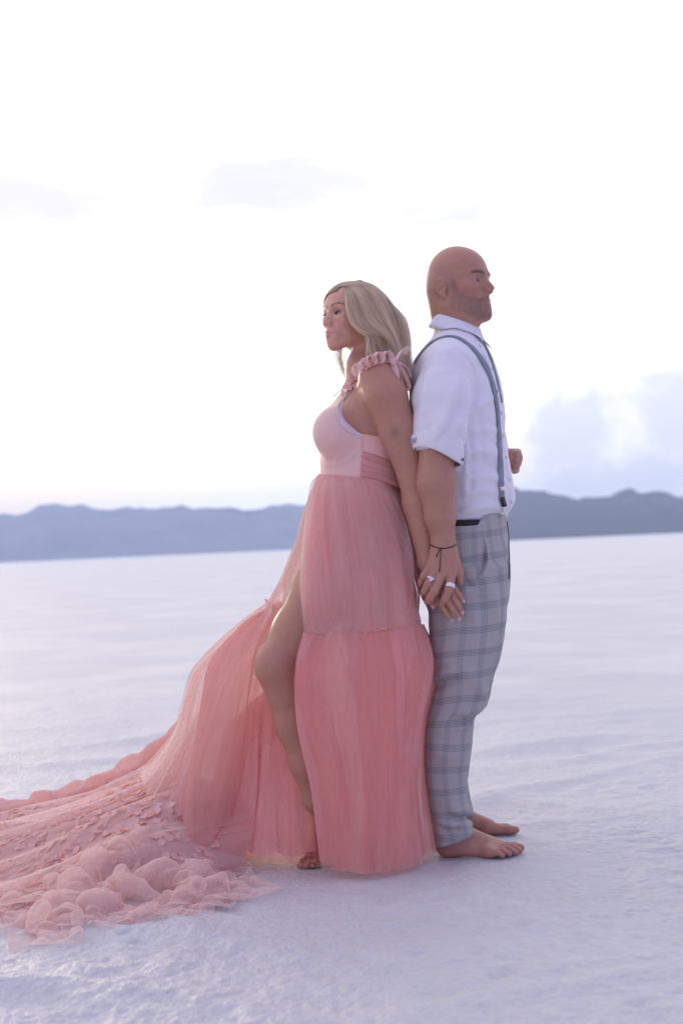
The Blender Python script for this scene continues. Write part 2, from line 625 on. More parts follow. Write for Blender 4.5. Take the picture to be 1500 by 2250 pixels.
class Body:
    """base: smoothly joined primitives; branches: chains joined to the base but not to each other"""
    def __init__(s, disp=None, slack=0.0):
        s.base, s.br, s.cut, s.disp, s.slack = [], [], [], disp, slack

    def add(s, prim, k=0.03):
        s.base.append((prim, k))
        return s

    def branch(s, prims, k=0.012, kin=0.012, near=None):
        """near=(centre, radius, k0): the joint blends with k near its root only"""
        s.br.append((prims, k, kin, near))
        return s

    def chain(s, pts, radii, k=0.012, kin=0.006, near=None):
        s.branch([Cone(pts[i], pts[i + 1], radii[i], radii[i + 1]) for i in range(len(pts) - 1)], k, kin, near)
        return s

    def subtract(s, prim, k=0.006):
        s.cut.append((prim, k))
        return s

    def evalall(s, p, box=None):
        def ok(pr, k):
            return box is None or np.linalg.norm(pr.c - box[0]) - pr.R < box[1] + k + 0.02
        d = None
        for pr, k in s.base:
            if ok(pr, k):
                e = pr(p)
                d = e if d is None else smin(d, e, k)
        if d is None:
            d = np.full(len(p), 1.0)
        res = d
        for prims, k, kin, near in s.br:
            e = None
            for pr in prims:
                if ok(pr, kin):
                    q = pr(p)
                    e = q if e is None else smin(e, q, kin)
            if e is None:
                continue
            if near is not None:
                w = np.exp(-(((p - near[0]) ** 2).sum(1)) / near[1] ** 2)
                kk = near[2] + (k - near[2]) * w
                h = np.maximum(kk - np.abs(d - e), 0.0) / kk
                e = np.minimum(d, e) - h * h * kk * 0.25
            else:
                e = smin(d, e, k)
            res = np.minimum(res, e)
        for pr, k in s.cut:
            if ok(pr, k):
                res = smax(res, -pr(p), k)
        if s.disp is not None:
            res = res - s.disp(p)
        return res

    __call__ = evalall

    def bounds(s):
        ps = [pr for pr, _ in s.base] + [q for b in s.br for q in b[0]]
        lo = np.min([q.c - q.R for q in ps], 0) - 0.02
        hi = np.max([q.c + q.R for q in ps], 0) + 0.02
        return lo, hi

    def grad(s, p, e=6e-4):
        g = np.zeros_like(p)
        for i in range(3):
            dlt = np.zeros(3)
            dlt[i] = e
            g[:, i] = (s.evalall(p + dlt) - s.evalall(p - dlt)) / (2 * e)
        return g

    def hit(s, px, py, dmin=3.2, dmax=5.2, n=700):
        """first surface point (and normal) on the line through photo pixel (px, py)"""
        q = (px - 750) * _r + (1125 - py) * _u + FPX * _d
        q = q / q[1]
        t = np.linspace(dmin, dmax, n)
        pts = CAM + t[:, None] * q
        d = s.evalall(pts)
        i = np.argmax(d < 0)
        if d[i] >= 0:
            i = int(np.argmin(d))
            pt = pts[i]
        else:
            i = max(i, 1)
            a = d[i - 1] / (d[i - 1] - d[i])
            pt = pts[i - 1] + a * (pts[i] - pts[i - 1])
        g = s.grad(pt[None])[0]
        return pt, g / (np.linalg.norm(g) + 1e-9)


def mesh_field(F, zones, hxy=0.0035, hz=0.0045, B=12, lo=None, hi=None, proj=1):
    """surface nets over a rectilinear grid, blocks near the surface only.  zones: (axis, from, to, step) finer spans"""
    l0, h0 = F.bounds()
    lo = l0 if lo is None else np.maximum(l0, lo)
    hi = h0 if hi is None else np.minimum(h0, hi)
    axes = []
    for k in range(3):
        stp = hxy if k < 2 else hz
        zs = sorted([z for z in zones if z[0] == k], key=lambda z: z[1])
        a = [lo[k]]
        while a[-1] < hi[k]:
            st = stp
            for z in zs:
                if z[1] - 0.004 <= a[-1] < z[2]:
                    st = min(st, z[3])
            a.append(a[-1] + st)
        while (len(a) - 1) % B:
            a.append(a[-1] + stp)
        axes.append(np.array(a))
    ax, ay, az_ = axes
    n = [len(a) for a in axes]
    nb = [(m - 1) // B for m in n]
    # coarse pass on block centres
    cen = [np.array([(a[i * B] + a[(i + 1) * B]) / 2 for i in range(m)]) for a, m in zip(axes, nb)]
    half = [np.array([(a[(i + 1) * B] - a[i * B]) / 2 for i in range(m)]) for a, m in zip(axes, nb)]
    C = np.stack(np.meshgrid(*cen, indexing='ij'), -1).reshape(-1, 3)
    H = np.stack(np.meshgrid(*half, indexing='ij'), -1).reshape(-1, 3)
    HR = np.linalg.norm(H, axis=1)
    D = np.concatenate([F.evalall(C[i:i + 20000]) for i in range(0, len(C), 20000)])
    act = np.where(np.abs(D) < HR * 1.6 + 0.008 + F.slack)[0]
    VID, VP, QD = [], [], []
    N1, N2 = n[1], n[2]
    o3 = np.array([(i, j, k) for i in (0, 1) for j in (0, 1) for k in (0, 1)])
    edges = [(a, b) for a in range(8) for b in range(a + 1, 8) if abs(o3[a] - o3[b]).sum() == 1]
    for b in act:
        bi, bj, bk = np.unravel_index(b, nb)
        sl = [slice(i * B, i * B + B + 1) for i in (bi, bj, bk)]
        xs, ys, zs_ = ax[sl[0]], ay[sl[1]], az_[sl[2]]
        G = np.stack(np.meshgrid(xs, ys, zs_, indexing='ij'), -1)
        d = F.evalall(G.reshape(-1, 3), (C[b], HR[b])).reshape(B + 1, B + 1, B + 1)
        sg = d < 0
        if sg.all() or not sg.any():
            continue
        cnt = sum(sg[i:B + i, j:B + j, k:B + k].astype(np.int8) for i, j, k in o3)
        I = np.argwhere((cnt > 0) & (cnt < 8))
        dv = np.stack([d[I[:, 0] + o[0], I[:, 1] + o[1], I[:, 2] + o[2]] for o in o3], 1)
        pv = np.stack([G[I[:, 0] + o[0], I[:, 1] + o[1], I[:, 2] + o[2]] for o in o3], 1)
        acc = np.zeros((len(I), 3))
        num = np.zeros(len(I))
        for a, c in edges:
            da, dc = dv[:, a], dv[:, c]
            m = (da < 0) != (dc < 0)
            t = np.where(m, da / np.where(m, da - dc, 1), 0)
            acc += np.where(m[:, None], pv[:, a] + t[:, None] * (pv[:, c] - pv[:, a]), 0)
            num += m
        gi = I + np.array([bi * B, bj * B, bk * B])
        VID.append((gi[:, 0] * N1 + gi[:, 1]) * N2 + gi[:, 2])
        VP.append(acc / num[:, None])
        for k in range(3):
            s0 = [slice(0, B)] * 3
            s1 = list(s0)
            s1[k] = slice(1, B + 1)
            A, Bq = sg[tuple(s0)], sg[tuple(s1)]
            E = np.argwhere(A != Bq)
            if not len(E):
                continue
            fl = A[E[:, 0], E[:, 1], E[:, 2]]
            E = E + np.array([bi * B, bj * B, bk * B])
            u, v = (k + 1) % 3, (k + 2) % 3
            du, dv_ = np.zeros(3, int), np.zeros(3, int)
            du[u], dv_[v] = 1, 1
            q = np.stack([E - du - dv_, E - dv_, E, E - du], 1)
            q = np.where(fl[:, None, None], q, q[:, ::-1])
            ok = (q >= 0).all((1, 2))
            q = q[ok]
            QD.append((q[..., 0] * N1 + q[..., 1]) * N2 + q[..., 2])
    VID, VP, QD = np.concatenate(VID), np.concatenate(VP), np.concatenate(QD)
    od = np.argsort(VID)
    VID, VP = VID[od], VP[od]
    ix = np.clip(np.searchsorted(VID, QD), 0, len(VID) - 1)
    ok = (VID[ix] == QD).all(1)
    ix = ix[ok]
    return VP, ix


# ------------------------------------------------------------------ heads, in a local frame: x forward, y left, z up; 0.23 m chin to crown
class Head:
    """mirrored primitives, folded on |y|"""
    def __init__(s, o, rot, sc, female=False):
        s.o, s.rot, s.sc, s.fem = np.asarray(o, float), rot, sc, female
        s.c, s.R = s.o, 0.145 * sc
        f = female
        E, Cn = Ell, Cone
        A = []
        if f:
            A.append((E((-0.014, 0, 0.036), (0.099, 0.077, 0.080)), 0.02))
            A.append((E((0.030, 0, 0.034), (0.060, 0.062, 0.056)), 0.03))
        else:
            A.append((E((-0.014, 0, 0.041), (0.097, 0.079, 0.086)), 0.02))
            A.append((E((0.028, 0, 0.036), (0.062, 0.064, 0.060)), 0.03))
            A.append((Cn((-0.058, 0.012, -0.01), (-0.058, 0.02, -0.09), 0.062, 0.05), 0.03))
        A.append((E((0.034, 0, -0.022), (0.052, 0.058, 0.066) if not f else (0.052, 0.055, 0.064)), 0.03))
        if f:
            A.append((Cn((-0.006, 0.047, -0.052), (0.060, 0.010, -0.092), 0.020, 0.018), 0.03))
            A.append((E((0.070, 0, -0.095), (0.018, 0.017, 0.018)), 0.016))
            A.append((E((0.054, 0.040, -0.016), (0.030, 0.022, 0.022)), 0.02))
            A.append((Cn((0.084, 0.012, 0.022), (0.068, 0.042, 0.022), 0.009, 0.009), 0.02))
            A.append((Cn((0.086, 0, 0.010), (0.106, 0, -0.027), 0.0062, 0.0085), 0.010))
            A.append((E((0.098, 0.0102, -0.0315), (0.0092, 0.0060, 0.0062)), 0.004))
            A.append((Cn((0.104, 0, -0.030), (0.090, 0, -0.037), 0.0050, 0.0055), 0.006))
        else:
            A.append((Cn((-0.008, 0.053, -0.054), (0.062, 0.018, -0.094), 0.022, 0.023), 0.03))
            A.append((E((0.070, 0.004, -0.095), (0.022, 0.024, 0.022)), 0.018))
            A.append((E((0.052, 0.043, -0.014), (0.031, 0.022, 0.022)), 0.02))
            A.append((Cn((0.087, 0.012, 0.024), (0.065, 0.050, 0.022), 0.0115, 0.010), 0.016))
            A.append((Cn((0.087, 0, 0.012), (0.1125, 0, -0.0245), 0.0062, 0.0074), 0.010))
            A.append((E((0.0985, 0.0115, -0.031), (0.0105, 0.0075, 0.0075)), 0.007))
            A.append((Cn((0.106, 0, -0.031), (0.090, 0, -0.038), 0.0062, 0.007), 0.006))
        A.append((Cn((0.088, 0.005, 0.004), (0.0925, 0.0080, -0.026), 0.0052 if f else 0.0062, 0.0056 if f else 0.0070), 0.009))
        A.append((E((0.078 if f else 0.076, 0, -0.062), (0.018, 0.028, 0.028)), 0.018))
        s.soft = A
        s.xs = np.array([1.0 if f else 0.92, 1, 1])
        # upper and lower lip: fine forms over the muzzle
        lt = 1.12 if f else 0.82
        lx = 0 if f else -0.003
        s.lips = [Cn((0.0955 + lx, 0.003, -0.0595), (0.0825, 0.0215, -0.0640), 0.0050 * lt, 0.0024),
                  Cn((0.0945 + lx, 0.002, -0.0708), (0.0820, 0.0200, -0.0662), 0.0058 * lt, 0.0026)]
        s.mouth = Cn((0.1025, 0, -0.0650), (0.0865, 0.0235, -0.0652), 0.0016, 0.0015)
        s.socket = E((0.0955, 0.033 if f else 0.0365, 0.003), (0.016, 0.0165, 0.0100))
        s.ec = np.array((0.0735, 0.031, 0.0012) if f else (0.0690, 0.0352, 0.0012))
        s.lid = E(s.ec, (0.0132, 0.0142, 0.0128))
        s.slit = E(s.ec + [0.0125, 0.0010, -0.0022 if f else -0.0008], (0.0130, 0.0122, 0.0033 if f else 0.0027))
        s.crease = Cn(s.ec + [0.0135, -0.011, 0.0068], s.ec + [0.005, 0.0125, 0.0058], 0.0008, 0.0008)
        s.phil = Cn((0.1015, 0, -0.044), (0.1015, 0, -0.054), 0.003, 0.003)
        s.naso = Cn((0.094, 0.0215, -0.036), (0.080, 0.031, -0.060), 0.0020, 0.0020)
        s.nost = E((0.1015, 0.0062, -0.0395), (0.0050, 0.0032, 0.0035))
        ey = rot_xyz(R(-20), 0, 0)
        nn = np.array([math.sin(R(20)), math.cos(R(20)), 0])
        c = np.array([-0.020 if f else -0.029, 0.0815, -0.006])
        s.ear = [E(c, (0.0165, 0.0070, 0.0300), ey), E(c + [0.007, -0.001, -0.028], (0.0085, 0.006, 0.010), ey)]
        s.earc = E(c + nn * 0.0075 + [0.004, 0, -0.004], (0.0080, 0.0075, 0.0120), ey)
        s.earg = E(c + nn * 0.0072 + [-0.003, 0, 0.013], (0.0090, 0.0055, 0.0085), ey)
        s.earh = E(c + nn * 0.0078 + [-0.0075, 0, -0.003], (0.0032, 0.0050, 0.0140), ey)

    def loc(s, p):
        return ((p - s.o) @ s.rot) / s.sc / s.xs

    def wor(s, q):
        return s.o + (np.asarray(q, float) * s.sc * s.xs) @ s.rot.T

    def __call__(s, p):
        q = s.loc(p)
        q[:, 1] = np.abs(q[:, 1])
        d = None
        for pr, k in s.soft:
            e = pr(q)
            d = e if d is None else smin(d, e, k)
        d = smax(d, -s.socket(q), 0.014)
        d = smin(d, s.lid(q), 0.004)
        d = smax(d, -s.slit(q), 0.0016)
        d = smax(d, -s.crease(q), 0.0020)
        for l in s.lips:
            d = smin(d, l(q), 0.004)
        d = smax(d, -s.mouth(q), 0.0026)
        d = smax(d, -s.phil(q), 0.005)
        d = smax(d, -s.naso(q), 0.010)
        d = smax(d, -s.nost(q), 0.003)
        e = smin(s.ear[0](q), s.ear[1](q), 0.008)
        e = smax(e, -s.earc(q), 0.004)
        e = smax(e, -s.earg(q), 0.004)
        e = smax(e, -s.earh(q), 0.004)
        d = smin(d, e, 0.006)
        return d * s.sc


# ------------------------------------------------------------------ shared person materials
def skin_mat(name, rough=0.42):
    m, w = new_mat(name)
    a = w.n('ShaderNodeAttribute', attribute_name='tint')
    g = w.n('ShaderNodeNewGeometry')
    nz = w.noise(g.outputs['Position'], 60, 4, 0.6)
    mul = w.n('ShaderNodeMix', data_type='RGBA', blend_type='MULTIPLY')
    mul.inputs[0].default_value = 1.0
    w.link(a.outputs['Vector'], mul.inputs[6])
    w.link(w.mix(w.mapr(nz, 0.3, 0.7), (0.96, 0.945, 0.94), (1.03, 1.03, 1.03)), mul.inputs[7])
    pores = w.noise(g.outputs['Position'], 420, 2, 0.6)
    b = principled(w, Base_Color=mul.outputs[2], Roughness=rough, Specular_IOR_Level=0.35, Normal=bump(w, pores, 0.25, 0.0008))
    b.inputs['Subsurface Weight'].default_value = 0.12
    b.inputs['Subsurface Radius'].default_value = (0.010, 0.0035, 0.002)
    b.inputs['Subsurface Scale'].default_value = 0.6
    return m


def eye_mat(name, iris, gaze):
    m, w = new_mat(name)
    g = w.n('ShaderNodeTexCoord')
    dt = w.n('ShaderNodeVectorMath', operation='DOT_PRODUCT')
    nr = w.n('ShaderNodeVectorMath', operation='NORMALIZE')
    w.link(g.outputs['Object'], nr.inputs[0])
    w.link(nr.outputs[0], dt.inputs[0])
    dt.inputs[1].default_value = tuple(gaze)
    d = dt.outputs['Value']
    col = w.mix(w.mapr(d, 0.86, 0.885, smooth=False), (0.44, 0.38, 0.37), iris)
    col = w.mix(w.mapr(d, 0.965, 0.975, smooth=False), col, (0.01, 0.01, 0.012))
    principled(w, Base_Color=col, Roughness=0.12)
    return m


def uv_sphere(r, nu=24, nv=14):
    v, f = [], []
    for j in range(nv + 1):
        t = math.pi * j / nv
        for i in range(nu):
            p_ = 2 * math.pi * i / nu
            v.append((r * math.sin(t) * math.cos(p_), r * math.sin(t) * math.sin(p_), r * math.cos(t)))
    for j in range(nv):
        for i in range(nu):
            f.append((j * nu + i, (j + 1) * nu + i, (j + 1) * nu + (i + 1) % nu, j * nu + (i + 1) % nu))
    return v, f


def add_eyes(H, parent, iris, gaze_local):
    mt = eye_mat('eyeball', iris, H.rot @ np.array(gaze_local) / np.linalg.norm(gaze_local))
    v, f = uv_sphere(0.0114 * H.sc)
    for s_ in (-1, 1):
        o = mesh_obj('eye', v, f, mt, parent)
        o.location = Vector(H.wor(H.ec * [1, s_, 1]))


def ppm(y):
    return FPX / (y - CAM[1])


def loft_px(rows, yaw=0.0, e=2.0, cap=0.02):
    """rows (py, left px, right px, depth y, half depth): ellipses whose outline is measured in the photo"""
    o = []
    for py, xl, xr, y, ry in rows:
        c = P((xl + xr) / 2, py, y)
        w = (xr - xl) / 2 / ppm(y)
        rx = math.sqrt(max(w * w - (ry * math.sin(yaw)) ** 2, 1e-5)) / math.cos(yaw)
        o.append((c[2], c[0], c[1], rx, ry))
    return Loft(o, e=e, cap=cap, yaw=yaw)


def make_foot(F, heel, phi, side, sc=1.0, ankle=None, lift=0.0, ankle_r=.040):
    """side +1: big toe towards local +y.  heel on the ground, phi = heading"""
    h = np.asarray(heel, float)
    c_, s_ = math.cos(phi), math.sin(phi)
    cl, sl = math.cos(lift), math.sin(lift)

    def T(x, y, z):
        x, y, z = x * sc, y * sc * side, z * sc
        if lift:                                   # foot tipped forward about the toe roots
            x0, z0 = 0.19 * sc, 0.015 * sc
            dx_, dz_ = x - x0, z - z0
            if x < x0 + 1e-6:
                x, z = x0 + dx_ * cl + dz_ * sl, z0 - dx_ * sl + dz_ * cl
        return h + np.array([x * c_ - y * s_, x * s_ + y * c_, z])
    F.add(Cone(T(.034, 0, .030), T(.045, 0, .045), .031 * sc, .034 * sc), .03)
    F.add(Cone(T(.052, 0, .09), T(.060, .005, .055), .035 * sc, .036 * sc), .03)
    F.add(Cone(T(.070, .006, .062), T(.165, .016, .028), .034 * sc, .022 * sc), .03)
    F.add(Cone(T(.045, -.010, .020), T(.165, -.030, .015), .020 * sc, .0145 * sc), .025)
    F.add(Cone(T(.165, .028, .021), T(.188, .030, .018), .021 * sc, .017 * sc), .02)
    F.add(Cone(T(.165, -.006, .020), T(.160, -.032, .016), .019 * sc, .015 * sc), .02)
    toes = [((.185, .031, .018), (.232, .035, .015), (.252, .033, .0125), .0150, .0135, .0118),
            ((.186, .010, .020), (.228, .0115, .020), (.250, .012, .0095), .0105, .0095, .0085),
            ((.180, -.007, .018), (.219, -.0075, .018), (.239, -.0080, .0088), .0100, .0090, .0080),
            ((.172, -.023, .016), (.204, -.0255, .0165), (.222, -.0265, .0080), .0098, .0086, .0076),
            ((.160, -.037, .014), (.187, -.0425, .0145), (.203, -.0445, .0075), .0096, .0084, .0072)]
    for a, b, c, r0, r1, r2 in toes:
        F.chain([T(*a), T(*b), T(*c)], [r0 * sc, r1 * sc, r2 * sc], k=.010, kin=.005)
    if ankle is not None:
        F.add(Cone(T(.050, 0, .085), ankle, min(.035, ankle_r * 1.05) * sc, ankle_r * sc), .03)
    return T


def finger(F, pts, rad, k=0.010):
    F.chain([P(*p) for p in pts], rad, k=k, kin=0.004)


# ------------------------------------------------------------------ the man
MH = Head(P(1012.5, 630, 0.150), rot_xyz(R(-32), R(4), R(0)), 0.985)
man_body = Body()
man_body.add(MH, .02)
man_body.add(Cone(P(1004, 775, .155), P(1000, 690, .15), .064, .058), .03)
man_body.add(Cone(P(1010, 735, .135), P(1020, 690, .125), .045, .043), .03)
man_body.add(Cone(P(1000, 760, .15), P(985, 800, .02), .05, .06), .04)
man_body.add(Cone(P(1000, 760, .15), P(1015, 805, .32), .05, .06), .04)
man_body.add(loft_px([(780, 945, 1070, .16, .14), (850, 925, 1085, .16, .18), (950, 930, 1095, .16, .17), (1050, 940, 1105, .16, .16), (1130, 925, 1100, .16, .16), (1220, 920, 1105, .16, .16), (1290, 950, 1100, .16, .15)], R(-12)), .03)
man_body.add(Cone(P(1020, 1250, .06), P(1010, 1530, .045), .08, .045), .03)
man_body.add(Cone(P(1010, 1530, .045), P(985, 1800, .035), .042, .036), .03)
man_body.add(Cone(P(1030, 1250, .27), P(1000, 1500, .31), .075, .042), .03)
man_body.add(Cone(P(1000, 1500, .31), P(990, 1740, .335), .038, .034), .03)
# near arm
sh, elb, wr = P(975, 815, -.03), P(960, 1010, -.098), P(973, 1190, -.085)
man_body.branch([Cone(sh, elb, .062, .052)], .03, .02)
man_body.branch([Cone(P(959, 995, -.095), P(958, 1060, -.098), .0515, .0545), Cone(P(958, 1060, -.098), P(966, 1135, -.092), .0545, .0435),
                 Cone(P(966, 1135, -.092), wr, .0435, .0325),
                 Cone(wr, P(973, 1215, -.088), .0325, .030),
                 # back of the hand
                 Cone(P(962, 1208, -.090), P(945, 1246, -.100), .022, .017), Cone(P(968, 1208, -.092), P(957, 1254, -.108), .022, .017),
                 Cone(P(976, 1206, -.094), P(973, 1260, -.111), .023, .0175), Cone(P(984, 1208, -.090), P(991, 1260, -.106), .022, .017),
                 Cone(P(985, 1205, -.080), P(1000, 1240, -.086), .022, .0175)], .015, .015)
finger(man_body, [(991, 1258, -.110), (985, 1296, -.127), (976, 1316, -.122), (969, 1327, -.108)], [.0150, .0128, .0118, .0100])
finger(man_body, [(972, 1258, -.115), (954, 1298, -.134), (944, 1314, -.124), (938, 1322, -.108)], [.0150, .0124, .0114, .0100])
finger(man_body, [(956, 1252, -.110), (940, 1284, -.126), (933, 1298, -.115), (930, 1304, -.100)], [.0142, .0120, .0112, .0095])
finger(man_body, [(943, 1245, -.102), (930, 1266, -.112), (925, 1278, -.100), (923, 1284, -.088)], [.0125, .0104, .0096, .0085])
finger(man_body, [(1000, 1238, -.088), (1008, 1258, -.094), (1010, 1280, -.088)], [.0165, .0130, .0100], .014)
# far arm: bent, the hand tucked in front of the belly
man_body.branch([Cone(P(1018, 810, .33), P(1068, 985, .45), .06, .048), Cone(P(1068, 985, .45), P(1112, 1012, .36), .045, .034),
                 Cone(P(1112, 1010, .36), P(1127, 1006, .32), .032, .030)], .03, .02)
for i_, (a_, b_) in enumerate((((1126, 994), (1137, 993)), ((1128, 1006), (1138, 1007)), ((1127, 1018), (1137, 1020)), ((1124, 1030), (1133, 1033)))):
    finger(man_body, [(a_[0] - 3, a_[1], .325), (b_[0], b_[1], .315), (b_[0] - 4, b_[1] + 3, .29)], [.0115, .0105, .009], .008)
near_heel = ground_at(957, 1886) + np.array([0.0, 0.040, 0])
make_foot(man_body, (near_heel[0] - .002, near_heel[1], 0), R(-9), 1, 1.0, ankle=P(983, 1800, .035))
far_heel = ground_at(955, 1841) + np.array([0.0, 0.03, 0])
make_foot(man_body, (far_heel[0], far_heel[1], 0), R(2), -1, 1.0, ankle=P(990, 1760, .335))


def man_tint(v):
    c = np.tile([0.460, 0.236, 0.170], (len(v), 1))

    def blend(mask, col):
        c[:] = c * (1 - mask[:, None]) + np.array(col) * mask[:, None]
    q = MH.loc(v)
    y = np.abs(q[:, 1])
    x, z = q[:, 0], q[:, 2]
    head = (np.abs(q) < 0.16).all(1)
    n1_ = fbm(v * 90, 3)
    # sun-warmed crown and cheeks
    blend(head * 0.45 * sm(z, 0.02, 0.07), (0.49, 0.225, 0.175))
    blend(head * 0.5 * np.exp(-(((x - .07) / .03) ** 2 + ((y - .043) / .025) ** 2 + ((z + .02) / .02) ** 2)), (0.50, 0.215, 0.17))
    blend(head * 0.5 * np.exp(-(((x - .105) / .016) ** 2 + (y / .02) ** 2 + ((z + .025) / .016) ** 2)), (0.50, 0.215, 0.17))
    # shaved sides
    blend(head * 0.30 * sm(-x, -0.02, 0.03) * sm(z, -0.05, -0.02) * sm(-z, -0.085, -0.05) * (y < .0795), (0.36, 0.22, 0.19))
    zu = np.interp(x, [-.010, -.002, .004, .016, .026, .042, .062, .076, .086, .11], [-.09, -.03, .012, .012, -.026, -.043, -.050, -.051, -.046, -.044])
    zl = np.interp(x, [-.01, .03, .06, .09], [-.075, -.098, -.116, -.125])
    bm = head * sm(zu - z + 0.004 * n1_, -.006, .009) * sm(z - zl + 0.004 * n1_, -.006, .012) * sm(x + .003 * n1_, -.010, .006)
    lipm = np.minimum(MH.lips[0](np.stack([x, y, z], 1)), MH.lips[1](np.stack([x, y, z], 1)))
    lm = sm(-lipm, -.0022, -.0002)
    gap = np.exp(-(((x - .083) / .012) ** 2 + ((y - .026) / .006) ** 2 + ((z + .070) / .006) ** 2))
    blend(bm * (1 - lm) * (1 - .5 * gap) * (0.36 + .14 * n1_ + .16 * sm(x, .04, .08)), (0.19, 0.135, 0.115))
    blend(head * lm * .8, (0.42, 0.15, 0.13))
    zc = .0215 + .004 * (1 - ((y - .038) / .022) ** 2)
    blend(head * (x > .040) * sm(y, .012, .019) * sm(-y, -.064, -.052) * np.exp(-((z - zc) / .0040) ** 2) * .7, (0.13, 0.09, 0.075))
    lash = np.abs(MH.slit(np.stack([x, y, z], 1)))
    blend(head * (x > .06) * sm(-lash, -.0020, -.0004) * sm(y, .015, .02) * .40, (0.16, 0.09, 0.075))
    # knuckles and feet redder
    for px, py, yy in ((990, 1262, -.12), (972, 1262, -.125), (956, 1254, -.12), (938, 1322, -.11), (969, 1327, -.11), (930, 1304, -.1)):
        d2 = ((v - P(px, py, yy)) ** 2).sum(1)
        blend(0.5 * np.exp(-d2 / .011 ** 2), (0.52, 0.19, 0.15))
    blend(0.35 * sm(-v[:, 2], -.05, -.005), (0.47, 0.19, 0.155))
    return c


V, F = mesh_field(man_body, [(2, P(1000, 735, .1)[2], 3, .0018), (0, P(935, 600, .1)[0], P(1095, 600, .1)[0], .0022), (2, P(960, 1345, -.1)[2], P(960, 1195, -.1)[2], .0022),
                             (2, -.1, .05, .0025), (1, -.16, .24, .0026), (0, P(915, 1300, -.1)[0], P(1015, 1300, -.1)[0], .0022)],
                  hxy=.0045, hz=.006)
man = mesh_obj('person', V, F, skin_mat('tanned_skin'), attrs={'tint': man_tint(V)})
tag(man, 'bald bearded man in white shirt and plaid trousers standing barefoot, facing right', 'person')
add_eyes(MH, man, (0.055, 0.06, 0.065), (1, -0.05, 0.06))
# ------------------------------------------------------------------ the man's shirt
def fold_disp(lines, noise_amp=0.0, noise_scale=(9, 9, 22)):
    """soft creases: each line is (polyline world pts, amplitude, width)"""
    segs = [(np.asarray(a, float), amp, wd) for a, amp, wd in lines]

    def f(p):
        d = np.zeros(len(p))
        for pts, amp, wd in segs:
            lo, hi = pts.min(0) - 3 * wd, pts.max(0) + 3 * wd
            m = ((p > lo) & (p < hi)).all(1)
            if not m.any():
                continue
            q = p[m]
            best = np.full(len(q), 9.0)
            tt = np.zeros(len(q))
            k = len(pts) - 1
            for i in range(k):
                ba = pts[i + 1] - pts[i]
                pa = q - pts[i]
                h = np.clip(pa @ ba / (ba @ ba), 0, 1)
                e = np.linalg.norm(pa - h[:, None] * ba, axis=1)
                u = e < best
                best = np.where(u, e, best)
                tt = np.where(u, (i + h) / k, tt)
            d[m] += amp * np.exp(-(best / wd) ** 1.5) * np.clip(np.minimum(tt, 1 - tt) * 5, 0.15, 1)
        if noise_amp:
            d += noise_amp * fbm(p * noise_scale, 3)
        return d
    return f


def L(pts, y):
    return pts


GAIN = 3.6


def on_surface(field, lines, side_y=None):
    o_ = []
    for pts, amp, wd in lines:
        sp_ = spline([(a, b, 0) for a, b in pts], 9)
        o_.append((np.array([field.hit(a, b)[0] for a, b, _ in sp_]), amp * GAIN, wd))
    return o_


YAW = R(-12)
shirt_rows = [(738, 955, 1048, .15, .085), (756, 936, 1062, .15, .125), (780, 915, 1080, .155, .17), (810, 901, 1092, .16, .20), (850, 898, 1102, .16, .212), (900, 902, 1109, .16, .212), (950, 912, 1112, .16, .204),
              (1000, 920, 1118, .16, .196), (1050, 926, 1126, .16, .192), (1085, 926, 1131, .16, .192), (1112, 922, 1129, .16, .190), (1136, 918, 1116, .16, .186), (1150, 915, 1110, .16, .183)]
sleeve_ax = [P(982, 808, -.025), P(968, 880, -.068), P(965, 940, -.088), P(963, 992, -.098)]
shirt_lines = [
    # sleeve drag folds
    (L([(1018, 800), (1000, 860), (975, 920), (945, 985)], -.13), .0040, .016), (L([(1030, 830), (1022, 890), (1005, 960)], -.12), .0035, .012),
    (L([(950, 800), (932, 860), (925, 930)], -.12), .0030, .014), (L([(990, 900), (965, 955), (925, 990)], -.16), .0035, .010),
    (L([(1018, 920), (985, 965), (950, 990)], -.16), .0035, .009), (L([(930, 905), (945, 950), (955, 985)], -.16), -.0030, .010),
    (L([(1010, 880), (985, 930), (965, 975)], -.16), -.0030, .008),
    # body folds
    (L([(1010, 1000), (1060, 990), (1110, 1000)], -.03), .0040, .012), (L([(1000, 1060), (1050, 1045), (1090, 1052), (1120, 1070)], -.03), .0050, .010),
    (L([(1000, 1020), (1050, 1022), (1110, 1030)], -.03), -.0040, .012), (L([(1010, 1095), (1060, 1078), (1115, 1085)], -.03), .0040, .012),
    (L([(1005, 1128), (1060, 1112), (1118, 1115)], -.03), .0060, .010), (L([(1040, 900), (1070, 880), (1095, 860)], -.03), .0030, .012),
    (L([(1035, 950), (1070, 945), (1105, 950)], -.03), .0026, .010), (L([(1048, 890), (1058, 960), (1060, 1040)], -.03), -.0030, .009),
    (L([(1020, 940), (1024, 1010), (1022, 1100)], -.03), .0035, .008), (L([(1030, 940), (1034, 1010), (1032, 1100)], -.03), -.0030, .007),
    # armhole seam
    (L([(1000, 768), (1030, 790), (1046, 830), (1044, 880), (1032, 920)], -.07), -.0040, .006),
]
shirt = Body(slack=.012)
shirt.add(loft_px(shirt_rows, YAW, 2.25, .012), .02)
shirt.add(Cone(P(1003, 768, .15), P(1001, 712, .148), .078, .0660), .02)
shirt.add(Cone(P(1000, 752, .15), P(985, 790, .01), .048, .066), .03)
shirt.add(Cone(P(1000, 752, .15), P(1016, 800, .31), .048, .066), .03)
shirt.branch([Cone(sleeve_ax[0], sleeve_ax[1], .076, .0765), Cone(sleeve_ax[1], sleeve_ax[2], .0765, .0725), Cone(sleeve_ax[2], sleeve_ax[3], .0715, .0650)], .05, .03, near=(sleeve_ax[0], .075, .010))
